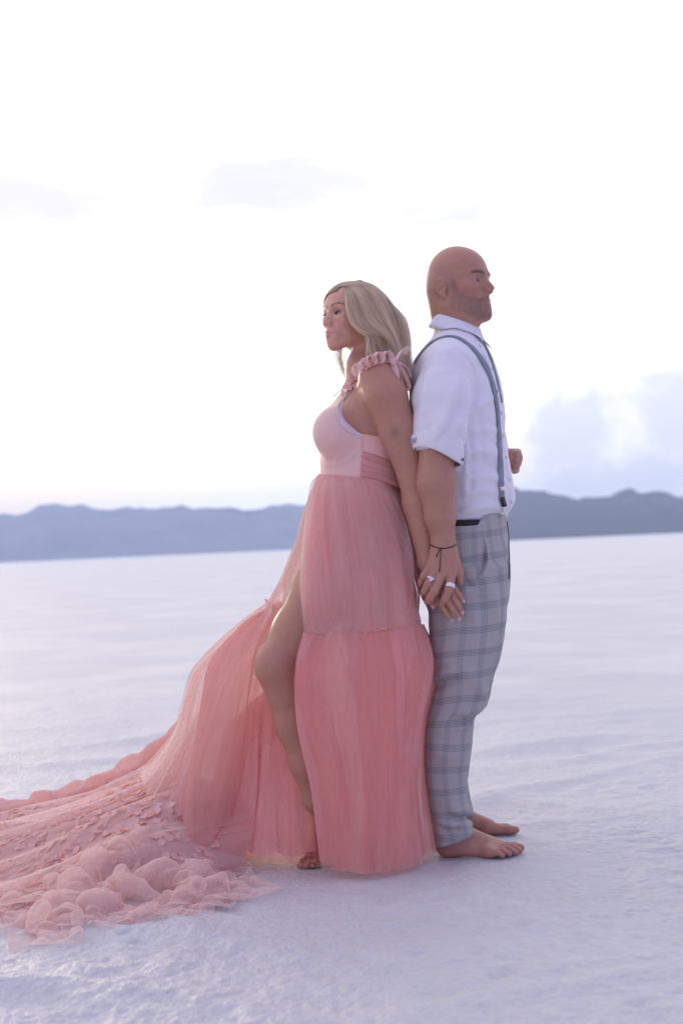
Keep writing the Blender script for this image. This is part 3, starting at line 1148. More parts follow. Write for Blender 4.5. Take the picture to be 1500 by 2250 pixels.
shirt.branch([Cone(P(1016, 808, .33), P(1062, 975, .45), .074, .066)], .05, .03)
_cd = (sleeve_ax[3] - sleeve_ax[2]) / np.linalg.norm(sleeve_ax[3] - sleeve_ax[2])
_c0 = sleeve_ax[3]
shirt.subtract(Fn(lambda p: np.maximum(-((p - _c0) @ _cd) - .0, np.linalg.norm(p - _c0, axis=1) - .10), _c0, .12), .003)
_nk = P(1004, 716, .14)
_na = np.array([math.sin(R(24)), 0, math.cos(R(24))])
shirt.subtract(Fn(lambda p: np.maximum(-((p - _nk) @ _na) + .006, np.linalg.norm(p - _nk, axis=1) - .12), _nk, .14), .004)

shirt.disp = fold_disp(on_surface(shirt, shirt_lines), .0028, (13, 13, 24))
m_shirt, w = new_mat('white_cotton')
g = w.n('ShaderNodeNewGeometry')
wv = w.noise(g.outputs['Position'], 700, 2, 0.6)
cr = w.noise(g.outputs['Position'], 38, 4, 0.6, 0.8)
principled(w, Base_Color=(0.78, 0.76, 0.83), Roughness=0.8, Sheen_Weight=0.15,
           Normal=bump(w, w.math('ADD', w.math('MULTIPLY', wv, 0.25), w.math('MULTIPLY', cr, 1.4)), 0.35, 0.004))
V, F = mesh_field(shirt, [], hxy=.0042, hz=.0042, lo=[-9, -9, P(1000, 1150, .1)[2]])
shirt_o = mesh_obj('shirt', V, F, m_shirt, man)


def sheet(name, rows, mat, parent, thick=0.0016, closed=False, attrs=None):
    """grid of points (n,m,3) given thickness along its own normals"""
    g_ = np.asarray(rows, float)
    n, m = g_.shape[:2]
    du = np.gradient(g_, axis=0)
    dv = np.gradient(g_, axis=1)
    if closed:
        dv = np.roll(g_, -1, 1) - np.roll(g_, 1, 1)
    nn = np.cross(du, dv)
    nn /= np.linalg.norm(nn, axis=2)[..., None] + 1e-12
    A = (g_ + nn * thick / 2).reshape(-1, 3)
    B = (g_ - nn * thick / 2).reshape(-1, 3)
    f = []
    mm = m if closed else m - 1
    o = n * m
    for i in range(n - 1):
        for j in range(mm):
            k = (j + 1) % m
            q = (i * m + j, i * m + k, (i + 1) * m + k, (i + 1) * m + j)
            f.append(q[::-1])
            f.append(tuple(x + o for x in q))
    for j in range(mm):
        k = (j + 1) % m
        f.append((j, k, o + k, o + j))
        a = (n - 1) * m
        f.append((a + k, a + j, o + a + j, o + a + k))
    if not closed:
        for i in range(n - 1):
            f.append(((i + 1) * m, i * m, o + i * m, o + (i + 1) * m))
            f.append((i * m + m - 1, (i + 1) * m + m - 1, o + (i + 1) * m + m - 1, o + i * m + m - 1))
    return mesh_obj(name, np.concatenate([A, B]), f, mat, parent)


# collar: a band up the neck, folded over into a leaf with two points
def make_collar():
    n = 84
    # angle measured from the front opening, going round by the near side
    th = np.linspace(R(9), R(351), n)
    fr = YAW - R(4)
    ctr = P(1002, 714, .148)
    tilt = R(22)
    ex = np.array([math.cos(tilt) * math.cos(fr), math.cos(tilt) * math.sin(fr), -math.sin(tilt)])
    ey_ = np.array([math.sin(fr), -math.cos(fr), 0])                      # towards the near side
    up = np.cross(ey_, ex) * -1
    if up[2] < 0:
        up = -up
    rows = []
    front = np.minimum(th, 2 * np.pi - th)                                # 0 at the opening
    pt = np.exp(-((front - R(30)) / R(30)) ** 2)                          # collar points
    for (a, b, sp) in ((.066, .064, -.012), (.0675, .0655, .004), (.069, .067, .010), (.0715, .070, .0115), (.0735, .073, .007), (.0745, .078, -.006), (.0755, .085, -.020), (.0770, .091, -.032)):
        leaf = max(0, (.0115 - sp)) if a > .0720 else 0
        dz = sp - leaf * 0.80 * pt
        rx = a + leaf * 0.40 * pt
        ry = b + leaf * .25 * pt
        rows.append(ctr + (np.cos(th) * rx)[:, None] * ex + (np.sin(th) * ry)[:, None] * ey_ + up * (dz if np.ndim(dz) else np.full(n, dz))[:, None])
    pts_ = np.array(rows)
    flat = pts_[4:].reshape(-1, 3)
    for _ in range(5):                                                    # the leaf lies on the shirt
        dd = shirt.evalall(flat)
        gr = shirt.grad(flat)
        gr /= np.linalg.norm(gr, axis=1)[:, None] + 1e-9
        flat = flat + gr * np.maximum(.0042 - dd, 0)[:, None]
    pts_[4:] = flat.reshape(pts_[4:].shape)
    return sheet('collar', pts_, m_shirt, man, .0024)


make_collar()


# rolled cuff
def make_cuff():
    n = 64
    th = np.linspace(0, 2 * np.pi, n, endpoint=False)
    d = (P(963, 992, -.098) - P(966, 940, -.088))
    d /= np.linalg.norm(d)
    a = np.cross(d, [0, 1, 0])
    a /= np.linalg.norm(a)
    if a[0] < 0:
        a = -a
    b = np.cross(a, d)
    if b[1] > 0:
        b = -b                                                           # b towards the camera
    rows = []
    for t, r, k in ((-.042, .0705, 0), (-.040, .0740, 0), (-.030, .0750, .3), (-.012, .0738, .6), (.004, .0710, 1), (.014, .0685, 1), (.016, .0660, 1), (.012, .0630, 1)):
        wob = .0014 * np.sin(3 * th + 4 * t * 10) + .0007 * np.sin(7 * th + 20 * t)
        flare = .007 * k * np.exp(-((np.angle(np.exp(1j * (th - .42)))) / .30) ** 2)
        tilt = .020 * np.cos(th) * k * (t > -.02) + .004 * np.sin(2 * th + 1)
        c = P(959, 992, -.099)
        rr = r + wob + flare
        rows.append(c + d * (t + tilt)[:, None] + np.cos(th)[:, None] * a * rr[:, None] + np.sin(th)[:, None] * b * rr[:, None])
    o = sheet('cuff', rows, m_shirt, man, .0018, closed=True)
    # small printed lining showing where the roll opens, and the button
    q = np.array([[rows[2][i] * (1 - s_) + rows[5][i] * s_ + b * .0016 for i in range(26, 37)] for s_ in np.linspace(.15, .62, 6)])
    out_ = q - (P(963, 985, -.098))
    q = q + out_ / np.linalg.norm(out_, axis=2)[..., None] * .003
    mm_, w2 = new_mat('cuff_lining')
    g2 = w2.n('ShaderNodeNewGeometry')
    n2_ = w2.noise(g2.outputs['Position'], 190, 2, 0.5)
    principled(w2, Base_Color=w2.mix(w2.mapr(n2_, .46, .54), (0.20, 0.22, 0.33), (0.62, 0.62, 0.72)), Roughness=.85)
    sheet('lining', q, mm_, o, .0012)
    v, f = [], []
    i = 5
    ctr = rows[4][i] + (rows[4][i] - P(963, 985, -.098)) * .03
    nrm = rows[4][i] - P(963, 985, -.098)
    nrm /= np.linalg.norm(nrm)
    button(ctr, nrm, .0048, o, simple_mat('navy_button', (0.06, 0.08, 0.16), .35))
    return o


def disc(c, nrm, r, h, sides=14, lip=.25):
    nrm = np.asarray(nrm) / np.linalg.norm(nrm)
    a = np.cross(nrm, [0.3, 0.2, 0.9])
    a /= np.linalg.norm(a)
    b = np.cross(nrm, a)
    v, f = [], []
    prof = [(1, 0), (1, h), (.86, h * 1.2), (.7, h * (1 - lip)), (0.0, h * (1 - lip))]
    for rr, hh in prof[:-1]:
        for t in np.linspace(0, 2 * np.pi, sides, endpoint=False):
            v.append(c + nrm * hh + (a * math.cos(t) + b * math.sin(t)) * r * rr)
    for i in range(len(prof) - 2):
        for j in range(sides):
            k = (j + 1) % sides
            f.append((i * sides + j, i * sides + k, (i + 1) * sides + k, (i + 1) * sides + j))
    f.append(tuple((len(prof) - 2) * sides + j for j in range(sides)))
    return v, f


def button(c, nrm, r, parent, mat):
    v, f = disc(c, nrm, r, .0018)
    return mesh_obj('button', v, f, mat, parent)


make_cuff()

# front placket and its buttons, seen almost edge-on
m_button = simple_mat('shirt_button', (0.50, 0.50, 0.56), .3)
pl = []
for py in np.linspace(752, 1132, 40):
    row = [r_ for r_ in shirt_rows]
    ys_ = np.array([r_[0] for r_ in row])
    xr = np.interp(py, ys_, [r_[2] for r_ in row])
    pl.append(shirt.hit(xr - 9 - 4 * sm(py, 1000, 760), py))
pp, pn = np.array([a for a, _ in pl]), np.array([b for _, b in pl])
v, f = strap(pp, pn, .030, .0018)
placket = mesh_obj('placket', v, f, m_shirt, man)
for k in range(1, 39, 5):
    button(pp[k] + pn[k] * .0016, pn[k], .0055, placket, m_button)

# ------------------------------------------------------------------ suspenders
m_sus, w = new_mat('grey_elastic')
g = w.n('ShaderNodeNewGeometry')
nz = w.noise(g.outputs['Position'], 500, 2, 0.5)
principled(w, Base_Color=w.mix(nz, (0.20, 0.225, 0.28), (0.27, 0.30, 0.355)), Roughness=.75)
m_black = simple_mat('black_leather', (0.018, 0.018, 0.022), .45)
m_metal = simple_mat('brushed_silver', (0.62, 0.58, 0.53), .3, 1.0)


def strap_on(field, px_pts, width, n, name, mat, parent, thick=.0022, off=.0008, far=False):
    s_ = spline([(a, b, 0) for a, b in px_pts], n)
    h = [field.hit(a, b) for a, b, _ in s_]
    p_ = np.array([q for q, _ in h])
    n_ = np.array([q for _, q in h])
    for _ in range(3):
        p_[1:-1] = (p_[:-2] + 2 * p_[1:-1] + p_[2:]) / 4
        n_[1:-1] = (n_[:-2] + 2 * n_[1:-1] + n_[2:]) / 4
    p_ = p_ + n_ * off
    v, f = strap(p_, n_, width, thick)
    return mesh_obj(name, v, f, mat, parent), p_, n_


sus, sp_, sn_ = strap_on(shirt, [(911, 800), (924, 778), (942, 758), (961, 746), (981, 740), (1001, 742), (1020, 752), (1040, 769), (1056, 790), (1070, 815), (1081, 846), (1089, 885), (1094, 940), (1097, 1000), (1099, 1050), (1100, 1092)],
                         .0225, 110, 'suspenders', m_sus, man, off=.003)
o, _, _ = strap_on(shirt, [(1060, 752), (1070, 772), (1082, 806), (1092, 845), (1100, 885)], .016, 30, 'far_strap', m_sus, sus, off=.003)


def slab(c, nrm, up, w_, h_, t_):
    """bevelled plate"""
    nrm = np.asarray(nrm) / np.linalg.norm(nrm)
    up = up - nrm * np.dot(up, nrm)
    up /= np.linalg.norm(up)
    a = np.cross(up, nrm)
    v, f = [], []
    for k_, (s_, z_) in enumerate(((1, 0), (1, t_ * .6), (.86, t_))):
        for x_, y_ in ((-1, -1), (1, -1), (1, 1), (-1, 1)):
            v.append(c + a * x_ * w_ / 2 * s_ + up * y_ * (h_ / 2 - (1 - s_) * w_ / 2) + nrm * z_)
    for k_ in range(2):
        for j in range(4):
            i = (j + 1) % 4
            f.append((k_ * 4 + j, k_ * 4 + i, k_ * 4 + 4 + i, k_ * 4 + 4 + j))
    f.append((8, 9, 10, 11))
    return v, f


upv = sp_[-8] - sp_[-1]
pt, nm = shirt.hit(1100, 1075)
v, f = slab(pt + nm * .005, nm, upv, .028, .012, .003)
mesh_obj('slider', v, f, m_metal, sus)
pt, nm = shirt.hit(1101, 1104)
v, f = slab(pt + nm * .004, nm, upv, .019, .030, .007)
clip = mesh_obj('clip', v, f, m_black, sus)
pt2, nm2 = shirt.hit(1102, 1128)
v, f = slab((pt2 + pt) / 2 + nm * .007 - np.array([0, 0, .014]), nm, upv, .011, .032, .003)
mesh_obj('clip_jaw', v, f, m_metal, sus)

# ------------------------------------------------------------------ trousers
tr_lines = [
    (L([(945, 1500), (985, 1478), (1010, 1468)], -.06), .009, .012), (L([(948, 1512), (985, 1496), (1010, 1490)], -.06), -.007, .010),
    (L([(1020, 1470), (1045, 1500), (1065, 1545)], -.03), .006, .014), (L([(1012, 1575), (1040, 1560), (1066, 1548)], -.05), .008, .008),
    (L([(985, 1585), (1015, 1580), (1045, 1574)], -.06), -.007, .009), (L([(1000, 1600), (1025, 1595), (1040, 1585)], -.06), .005, .009),
    (L([(990, 1770), (1010, 1785), (1032, 1780)], -.06), .008, .009), (L([(960, 1800), (990, 1812), (1025, 1805)], -.06), .007, .008),
    (L([(985, 1790), (1005, 1798), (1030, 1795)], -.06), -.006, .007), (L([(960, 1815), (990, 1826), (1030, 1815)], -.06), -.006, .007),
    (L([(1005, 1825), (1025, 1815), (1040, 1805)], -.06), .006, .007), (L([(945, 1640), (980, 1660), (1020, 1650)], -.06), .003, .02),
    (L([(1050, 1275), (1020, 1300), (985, 1320)], -.06), .003, .012), (L([(1060, 1260), (1080, 1300), (1090, 1370)], -.06), .004, .014),
    (L([(1000, 1250), (1030, 1285), (1048, 1290)], -.07), -.004, .010), (L([(1040, 1330), (1046, 1400), (1040, 1470)], -.06), .0028, .010),
    (L([(1110, 1200), (1100, 1215), (1085, 1222)], -.03), .005, .008),
]
trousers = Body(slack=.014)
trousers.add(loft_px([(1130, 912, 1112, .155, .178), (1160, 903, 1114, .155, .186), (1200, 898, 1117, .155, .19), (1240, 902, 1118, .155, .19), (1280, 915, 1118, .155, .186), (1318, 932, 1116, .155, .178)], R(-6), 2.3, .02), .03)
trousers.branch([loft_px([(1250, 912, 1116, .055, .105), (1320, 936, 1115, .05, .105), (1400, 944, 1107, .045, .098), (1450, 948, 1098, .045, .092), (1490, 953, 1085, .042, .085), (1520, 950, 1076, .04, .080),
                          (1548, 943, 1068, .04, .076), (1562, 939, 1060, .04, .074), (1576, 936, 1044, .04, .072), (1600, 933, 1040, .04, .071), (1640, 931, 1037, .04, .070), (1700, 934, 1030, .04, .066), (1760, 942, 1026, .04, .060),
                          (1810, 950, 1031, .04, .057), (1840, 955, 1043, .04, .057), (1866, 957, 1050, .04, .058)], 0, 2.15, .006)], .03, .03)
trousers.branch([loft_px([(1250, 945, 1112, .26, .10), (1400, 955, 1090, .30, .095), (1500, 955, 1070, .315, .085), (1600, 945, 1034, .325, .07), (1700, 950, 1024, .335, .06), (1760, 957, 1034, .335, .056), (1800, 958, 1042, .335, .058)], 0, 2.15, .006)], .03, .03)
# hems: cut on a slant, lower at the heel
for (a, b, yy) in ((P(955, 1860, .04), P(1048, 1828, .04), .04), (P(960, 1806, .335), P(1040, 1788, .335), .335)):
    nv = np.array([-(b[2] - a[2]), 0, b[0] - a[0]])
    nv /= np.linalg.norm(nv)
    trousers.subtract(Fn(lambda p, a=a, nv=nv, yy=yy: np.maximum((p - a) @ nv, np.abs(p[:, 1] - yy) - .13), a, .22), .004)
# waistband line: low at the side, stepping up towards the front
_wx = [P(a, b, 0) for a, b in ((880, 1156), (1046, 1155), (1062, 1134), (1085, 1126), (1130, 1130))]
trousers.subtract(Fn(lambda p: np.interp(p[:, 0], [a[0] for a in _wx], [a[2] for a in _wx]) - p[:, 2], P(1000, 1100, .15), .5), .003)
# hand pocket: a curved slit with a standing front lip
pk = spline([(1052, 1158, 0), (1063, 1188, 0), (1068, 1215, 0), (1066, 1242, 0), (1052, 1263, 0), (1041, 1271, 0)], 16)
hp = [trousers.hit(a, b) for a, b, _ in pk]
pkp = np.array([a for a, _ in hp])
_tl = on_surface(trousers, tr_lines)
_fd = fold_disp(_tl, .0032, (10, 10, 13))


def pocket_ledge(p):
    """the loose front edge of the pocket stands off the hip"""
    d = np.zeros(len(p))
    lo_, hi_ = pkp.min(0) - .09, pkp.max(0) + .09
    m_ = ((p > lo_) & (p < hi_)).all(1) & (p[:, 1] < .10)
    if not m_.any():
        return d
    q = p[m_]
    best, sgn, tt = np.full(len(q), 9.0), np.zeros(len(q)), np.zeros(len(q))
    for i_ in range(15):
        a, b = pkp[i_][[0, 2]], pkp[i_ + 1][[0, 2]]
        e = b - a
        r_ = q[:, [0, 2]] - a
        h_ = np.clip(r_ @ e / (e @ e), 0, 1)
        dd = np.linalg.norm(r_ - h_[:, None] * e, axis=1)
        u_ = dd < best
        best = np.where(u_, dd, best)
        sgn = np.where(u_, np.sign(r_[:, 0] * e[1] - r_[:, 1] * e[0]), sgn)
        tt = np.where(u_, (i_ + h_) / 15, tt)
    k_ = np.exp(-((tt - .62) / .30) ** 2)
    front = sgn < 0                                     # towards the fly
    d[m_] = np.where(front, .0125 * k_ * np.exp(-best / .030), -.0075 * k_ * np.exp(-(best / .009) ** 2))
    return d


trousers.disp = lambda p: _fd(p) + pocket_ledge(p)
V, F = mesh_field(trousers, [], hxy=.0042, hz=.0046)
# cloth coordinates: round each leg and down it
legx = np.where(V[:, 1] < .19, 0, 1)
near_l, far_l = trousers.br[0][0][0], trousers.br[1][0][0]


def leg_uv(v):
    u = np.zeros((len(v), 3))
    for l_, m_ in ((near_l, legx == 0), (far_l, legx == 1)):
        z = np.clip(v[m_, 2], l_.z0, l_.z1)
        cx = np.interp(z, l_.t[0], l_.t[1])
        cy = np.interp(z, l_.t[0], l_.t[2])
        dx_, dy_ = v[m_, 0] - cx, v[m_, 1] - cy
        r_ = np.interp(v[m_, 2], [0, .3, .55, .9, 1.1], [.062, .070, .078, .103, .112])
        ang = np.arctan2(dx_, -dy_)
        u[m_, 0] = ang * r_ + .010 * fbm(v[m_] * 5, 2)
        u[m_, 1] = v[m_, 2] + .018 * np.abs(ang) ** 1.5 * sm(v[m_, 2], .3, .6) * np.sign(dx_) * -0.4 + .006 * fbm(v[m_] * 6 + 4, 2)
    return u


m_plaid, w = new_mat('glen_check_wool')
at = w.n('ShaderNodeAttribute', attribute_name='cloth')
sp3 = w.n('ShaderNodeSeparateXYZ')
w.link(at.outputs['Vector'], sp3.inputs[0])


def bands(c, period, off, width, nline, lw):
    """(stripe lines inside a band, the band itself, a fine overcheck midway)"""
    t = w.math('FRACT', w.math('DIVIDE', w.math('ADD', c, off), period))
    t = w.math('MULTIPLY', t, period)
    inb = w.math('MULTIPLY', w.math('GREATER_THAN', t, 0), w.math('LESS_THAN', t, width))
    q = w.math('FRACT', w.math('DIVIDE', t, width / nline))
    ln = w.math('MULTIPLY', w.math('LESS_THAN', q, lw), inb)
    ck = w.math('LESS_THAN', w.math('ABSOLUTE', w.math('SUBTRACT', t, width + (period - width) * .5)), .0012)
    ed = w.math('LESS_THAN', w.math('ABSOLUTE', w.math('SUBTRACT', t, width + .0065)), .0011)
    return ln, inb, ck, ed


hl, hb, hc, he = bands(sp3.outputs[1], .0670, .012, .0210, 5, .36)
vl, vb, vc, ve = bands(sp3.outputs[0], .0520, .020, .0170, 5, .34)
wo = w.noise(at.outputs['Vector'], 900, 2, .7)
base = w.mix(w.mapr(wo, .3, .7), (0.36, 0.352, 0.345), (0.445, 0.435, 0.42))
base = w.mix(w.math('MULTIPLY', w.math('MAXIMUM', hb, vb), .15), base, (0.30, 0.335, 0.40))
base = w.mix(w.math('MULTIPLY', w.math('MAXIMUM', he, ve), .50), base, (0.54, 0.38, 0.39))
base = w.mix(w.math('MULTIPLY', w.math('MAXIMUM', hc, vc), .22), base, (0.54, 0.44, 0.43))
base = w.mix(w.math('MULTIPLY', w.math('ADD', w.math('MULTIPLY', hl, .62), w.math('MULTIPLY', vl, .52), clamp=True), .98), base, (0.075, 0.095, 0.135))
principled(w, Base_Color=base, Roughness=.85, Sheen_Weight=.1, Normal=bump(w, wo, .3, .0008))
tr_o = mesh_obj('trousers', V, F, m_plaid, man, attrs={'cloth': leg_uv(V)})

both = Body()
both.add(trousers.base[0][0])
# black underwear band above the waist line, fly edge, pocket seam
wb = [both.hit(a, b) for a, b in [(x_, 1150 - (x_ - 985) * .03) for x_ in np.linspace(990, 1052, 20)]]
v, f = strap(np.array([a + b_ * .0005 for a, b_ in wb]), np.array([b_ for _, b_ in wb]), .0175, .0015)
mesh_obj('waistband', v, f, simple_mat('black_jersey', (0.016, 0.016, 0.02), .8), tr_o)
fl = [trousers.hit(a, b) for a, b in [tuple(q[:2]) for q in spline([(1112, 1146, 0), (1115.5, 1175, 0), (1116.5, 1205, 0), (1117, 1240, 0), (1116.5, 1272, 0)], 24)]]
v, f = strap(np.array([a + b_ * .001 for a, b_ in fl]), np.array([b_ for _, b_ in fl]), .005, .002)
mesh_obj('fly', v, f, simple_mat('dark_zip_tape', (0.03, 0.045, 0.05), .7), tr_o)

# ------------------------------------------------------------------ bracelet and rings
br = []
for a_, b_ in zip(np.linspace(945.5, 1000.5, 22), 1205 - 8 * (np.linspace(-1, 1, 22)) ** 2):
    pt, nm = man_body.hit(a_, b_)
    br.append(pt + nm * .0016)
br += [np.array([q[0], -.172 - q[1] - .004, q[2] + .004]) for q in br[::-1][1:-1]]
m_cord = simple_mat('black_cord', (0.02, 0.018, 0.02), .7)
lst = [tube(br, .0014, 6, close=True)]
k0 = man_body.hit(968, 1204)
for pts in ([(968, 1204), (963, 1212), (959, 1222)], [(968, 1204), (967, 1230), (965, 1254)]):
    q = [man_body.hit(a, b) for a, b in [tuple(z[:2]) for z in spline([(a, b, 0) for a, b in pts], 12)]]
    lst.append(tube([a + n_ * .0022 for a, n_ in q], .0012, 6))
    lst.append(tube([q[-1][0] + q[-1][1] * .002 + np.array([0, 0, .002]), q[-1][0] + q[-1][1] * .002 - np.array([0, 0, .002])], .0022, 8))
v, f = join_vf(lst)
mesh_obj('bracelet', v, f, m_cord, man)


def ring_on(px0, px1, r, y0, y1, wide, name, mat, parent, plate=None):
    """band round the finger whose bone runs px0 -> px1"""
    a, b = P(*px0, y0), P(*px1, y1)
    d = (b - a) / np.linalg.norm(b - a)
    e1 = np.cross(d, [0, 1, 0])
    e1 /= np.linalg.norm(e1)
    e2 = np.cross(d, e1)
    rows = []
    th = np.linspace(0, 2 * np.pi, 28, endpoint=False)
    for s_, k_ in ((-.5, .0), (-.44, .0011), (.44, .0011), (.5, .0)):
        rows.append(a + d * wide * s_ + (r + k_) * (np.cos(th)[:, None] * e1 + np.sin(th)[:, None] * e2))
    o_ = sheet(name, rows, mat, parent, .0010, closed=True)
    return o_, a, d


m_silver = simple_mat('polished_silver', (0.80, 0.78, 0.76), .28, .85)
ring_on((987.2, 1288), (985, 1297), .0140, -.1235, -.1285, .0125, 'ring', m_silver, man)
o, a, d = ring_on((945.5, 1273), (940, 1284), .0138, -.1212, -.127, .006, 'ring', m_silver, man)
tp = a + np.array([0, -.0142, 0.0])
v = [tp + d * s_ + np.cross(d, [0, 1, 0]) * q_ + np.array([0, -h_, 0]) for s_, q_, h_ in
     ((-.010, 0, 0), (0, .0085, 0), (.010, 0, 0), (0, -.0085, 0), (-.006, 0, .0035), (0, .005, .0035), (.006, 0, .0035), (0, -.005, .0035))]
f = [(0, 1, 5, 4), (1, 2, 6, 5), (2, 3, 7, 6), (3, 0, 4, 7), (4, 5, 6, 7)]
mesh_obj('ring_plate', v, f, m_silver, o, smooth=False)
# ------------------------------------------------------------------ the woman
WYAW = R(180 + 38)
WH = Head(P(774, 700, 0.095), rot_xyz(WYAW, R(6), R(0)), 0.94, female=True)
wb_ = Body()
wb_.add(WH, .02)
wb_.add(Cone(P(808, 835, .10), P(806, 730, .095), .048, .041), .03)
wb_.add(Cone(P(800, 815, .10), P(832, 830, -.035), .045, .048), .04)
wb_.add(Cone(P(800, 815, .10), P(830, 835, .24), .045, .048), .04)
W_T = R(14)
torso_rows = [(832, 782, 868, .10, .13), (860, 752, 882, .10, .155), (900, 724, 890, .10, .160), (950, 712, 893, .10, .155), (1000, 708, 893, .10, .142), (1045, 708, 893, .10, .135), (1090, 702, 895, .10, .148), (1150, 695, 896, .10, .165), (1210, 692, 894, .10, .172), (1270, 705, 888, .10, .165)]
wb_.add(loft_px(torso_rows, W_T, 2.1, .02), .03)
wb_.add(Ell(P(740, 952, .005), (.066, .064, .070)), .03)
wb_.add(Ell(P(733, 950, .175), (.060, .062, .068)), .03)
# near arm, down behind her to his hand
w_sh, w_el, w_wr = P(838, 838, -.055), P(905, 1045, -.055), P(937, 1236, -.062)
wb_.branch([Cone(P(832, 836, -.045), P(846, 870, -.062), .058, .062), Cone(P(846, 870, -.062), P(874, 945, -.065), .062, .053), Cone(P(874, 945, -.065), w_el, .053, .041),
            Cone(w_el, P(914, 1105, -.055), .040, .0395), Cone(P(914, 1105, -.055), w_wr, .0395, .0245),
            Cone(w_wr, P(950, 1292, -.086), .020, .0145), Cone(w_wr, P(962, 1286, -.094), .020, .0145), Cone(w_wr, P(973, 1279, -.098), .020, .0140), Cone(w_wr, P(980, 1270, -.096), .020, .013)],
           .05, .014, near=(P(825, 830, -.0), .07, .008))
finger(wb_, [(950, 1292, -.086), (966, 1324, -.098), (979, 1345, -.096), (988, 1358, -.090)], [.0118, .0094, .0084, .0066])
finger(wb_, [(963, 1286, -.092), (983, 1321, -.104), (997, 1343, -.101), (1005, 1355, -.095)], [.0118, .0096, .0085, .0067])
finger(wb_, [(974, 1279, -.094), (993, 1309, -.105), (1006, 1330, -.102), (1012, 1341, -.097)], [.0112, .0092, .0082, .0065])
finger(wb_, [(981, 1270, -.092), (997, 1292, -.102), (1008, 1308, -.100), (1014, 1316, -.095)], [.0100, .0080, .0073, .0058])
finger(wb_, [(934, 1262, -.055), (937, 1292, -.062), (944, 1316, -.068), (949, 1328, -.070)], [.0140, .0105, .0092, .0070])
# far arm, only its outline matters
wb_.branch([Cone(P(830, 840, .245), P(890, 1030, .27), .055, .042), Cone(P(890, 1030, .27), P(905, 1200, .27), .040, .026)], .03, .02)
# legs: the near one stepped forward out of the slit, the far one straight
kn, an = P(612, 1462, -.030), P(687, 1752, -.020)
wb_.add(Cone(P(770, 1215, .035), P(705, 1315, .000), .100, .084), .04)
wb_.branch([Cone(P(735, 1260, .015), P(655, 1388, -.018), .094, .071), Cone(P(655, 1388, -.018), kn, .071, .0615), Cone(P(602, 1454, -.046), P(600, 1474, -.046), .043, .042),
            Cone(kn, P(628, 1520, -.022), .0580, .0525), Cone(P(628, 1520, -.022), P(646, 1590, -.020), .0525, .0515), Cone(P(646, 1590, -.020), P(670, 1680, -.024), .0515, .0390), Cone(P(670, 1680, -.024), an, .0390, .0275)], .03, .030)
wb_.add(Cone(P(800, 1230, .17), P(815, 1480, .17), .10, .062), .04)
wb_.add(Cone(P(815, 1480, .17), P(830, 1800, .15), .058, .034), .04)
wf = Body()
tip = ground_at(683, 1908)
phi_w = math.atan2(-.62, -.30)
FT = make_foot(wb_, (tip[0] - math.cos(phi_w) * .205, tip[1] - math.sin(phi_w) * .205, 0), phi_w, -1, .86, ankle=P(689, 1765, -.020), lift=R(34), ankle_r=.030)


def woman_tint(v):
    c = np.tile([0.475, 0.236, 0.168], (len(v), 1))

    def blend(mask, col):
        c[:] = c * (1 - mask[:, None]) + np.array(col) * mask[:, None]
    q = WH.loc(v)
    x, y, z = q[:, 0], np.abs(q[:, 1]), q[:, 2]
    qa = np.stack([x, y, z], 1)
    head = (np.abs(q) < 0.16).all(1) * 1.0
    blend(head * .9 * sm(z, -.13, -.09), (0.70, 0.385, 0.280))
    blend(head * .35 * np.exp(-(((x - .056) / .03) ** 2 + ((y - .048) / .022) ** 2 + ((z + .028) / .016) ** 2)), (0.58, 0.27, 0.22))
    lm = sm(-np.minimum(WH.lips[0](qa), WH.lips[1](qa)), -.0024, -.0002)
    blend(head * lm * .75, (0.60, 0.25, 0.235))
    # brows, shadow on the lids, lashes
    zc = .0225 + .0055 * (1 - ((y - .036) / .020) ** 2)
    blend(head * (x > .045) * sm(y, .010, .015) * sm(-y, -.060, -.050) * np.exp(-((z - zc) / .0026) ** 2) * .60, (0.20, 0.135, 0.105))
    ld = np.exp(-(((y - .032) / .015) ** 2 + ((z - .0055) / .0065) ** 2)) * (x > .06)
    blend(head * ld * .75, (0.17, 0.10, 0.095))
    sl = np.abs(WH.slit(qa))
    blend(head * (x > .06) * sm(-sl, -.0028, -.0006) * .9, (0.035, 0.025, 0.025))
    # scalp under the hair
    hl = np.interp(y, [0, .03, .055, .075], [.074, .069, .048, -.005])
    blend(head * sm(z - hl - .35 * np.maximum(x - .06, -.2), .0, .006), (0.50, 0.385, 0.265))
    blend(head * sm(-x, -.012, .004) * sm(z, -.07, -.05), (0.40, 0.32, 0.24))
    # knee, toes and a bruise-like mark on the arm
    d2 = ((v - P(866, 948, -.115)) ** 2).sum(1)
    blend(.5 * np.exp(-d2 / .013 ** 2), (0.12, 0.085, 0.075))
    d2 = ((v - P(575, 1475, -.09)) ** 2).sum(1)
    blend(.35 * np.exp(-d2 / .05 ** 2), (0.44, 0.20, 0.155))
    return c


V, F = mesh_field(wb_, [(2, P(770, 800, .1)[2], 3, .0018), (0, P(690, 700, .1)[0], P(830, 700, .1)[0], .0022), (1, -.12, .17, .0026),
                        (2, P(960, 1370, -.1)[2], P(960, 1240, -.1)[2], .0022), (0, P(925, 1300, -.1)[0], P(1030, 1300, -.1)[0], .0022), (2, -.1, .06, .0026)],
                  hxy=.0045, hz=.006)
woman = mesh_obj('person', V, F, skin_mat('warm_skin', .42), attrs={'tint': woman_tint(V)})
tag(woman, 'blonde woman in long pink tulle gown leaning her back on the man, one leg bare', 'person')
add_eyes(WH, woman, (0.12, 0.12, 0.10), (1, -.1, .05))

# long almond nails
m_nail = simple_mat('pink_nail_polish', (0.80, 0.36, 0.60), .18)


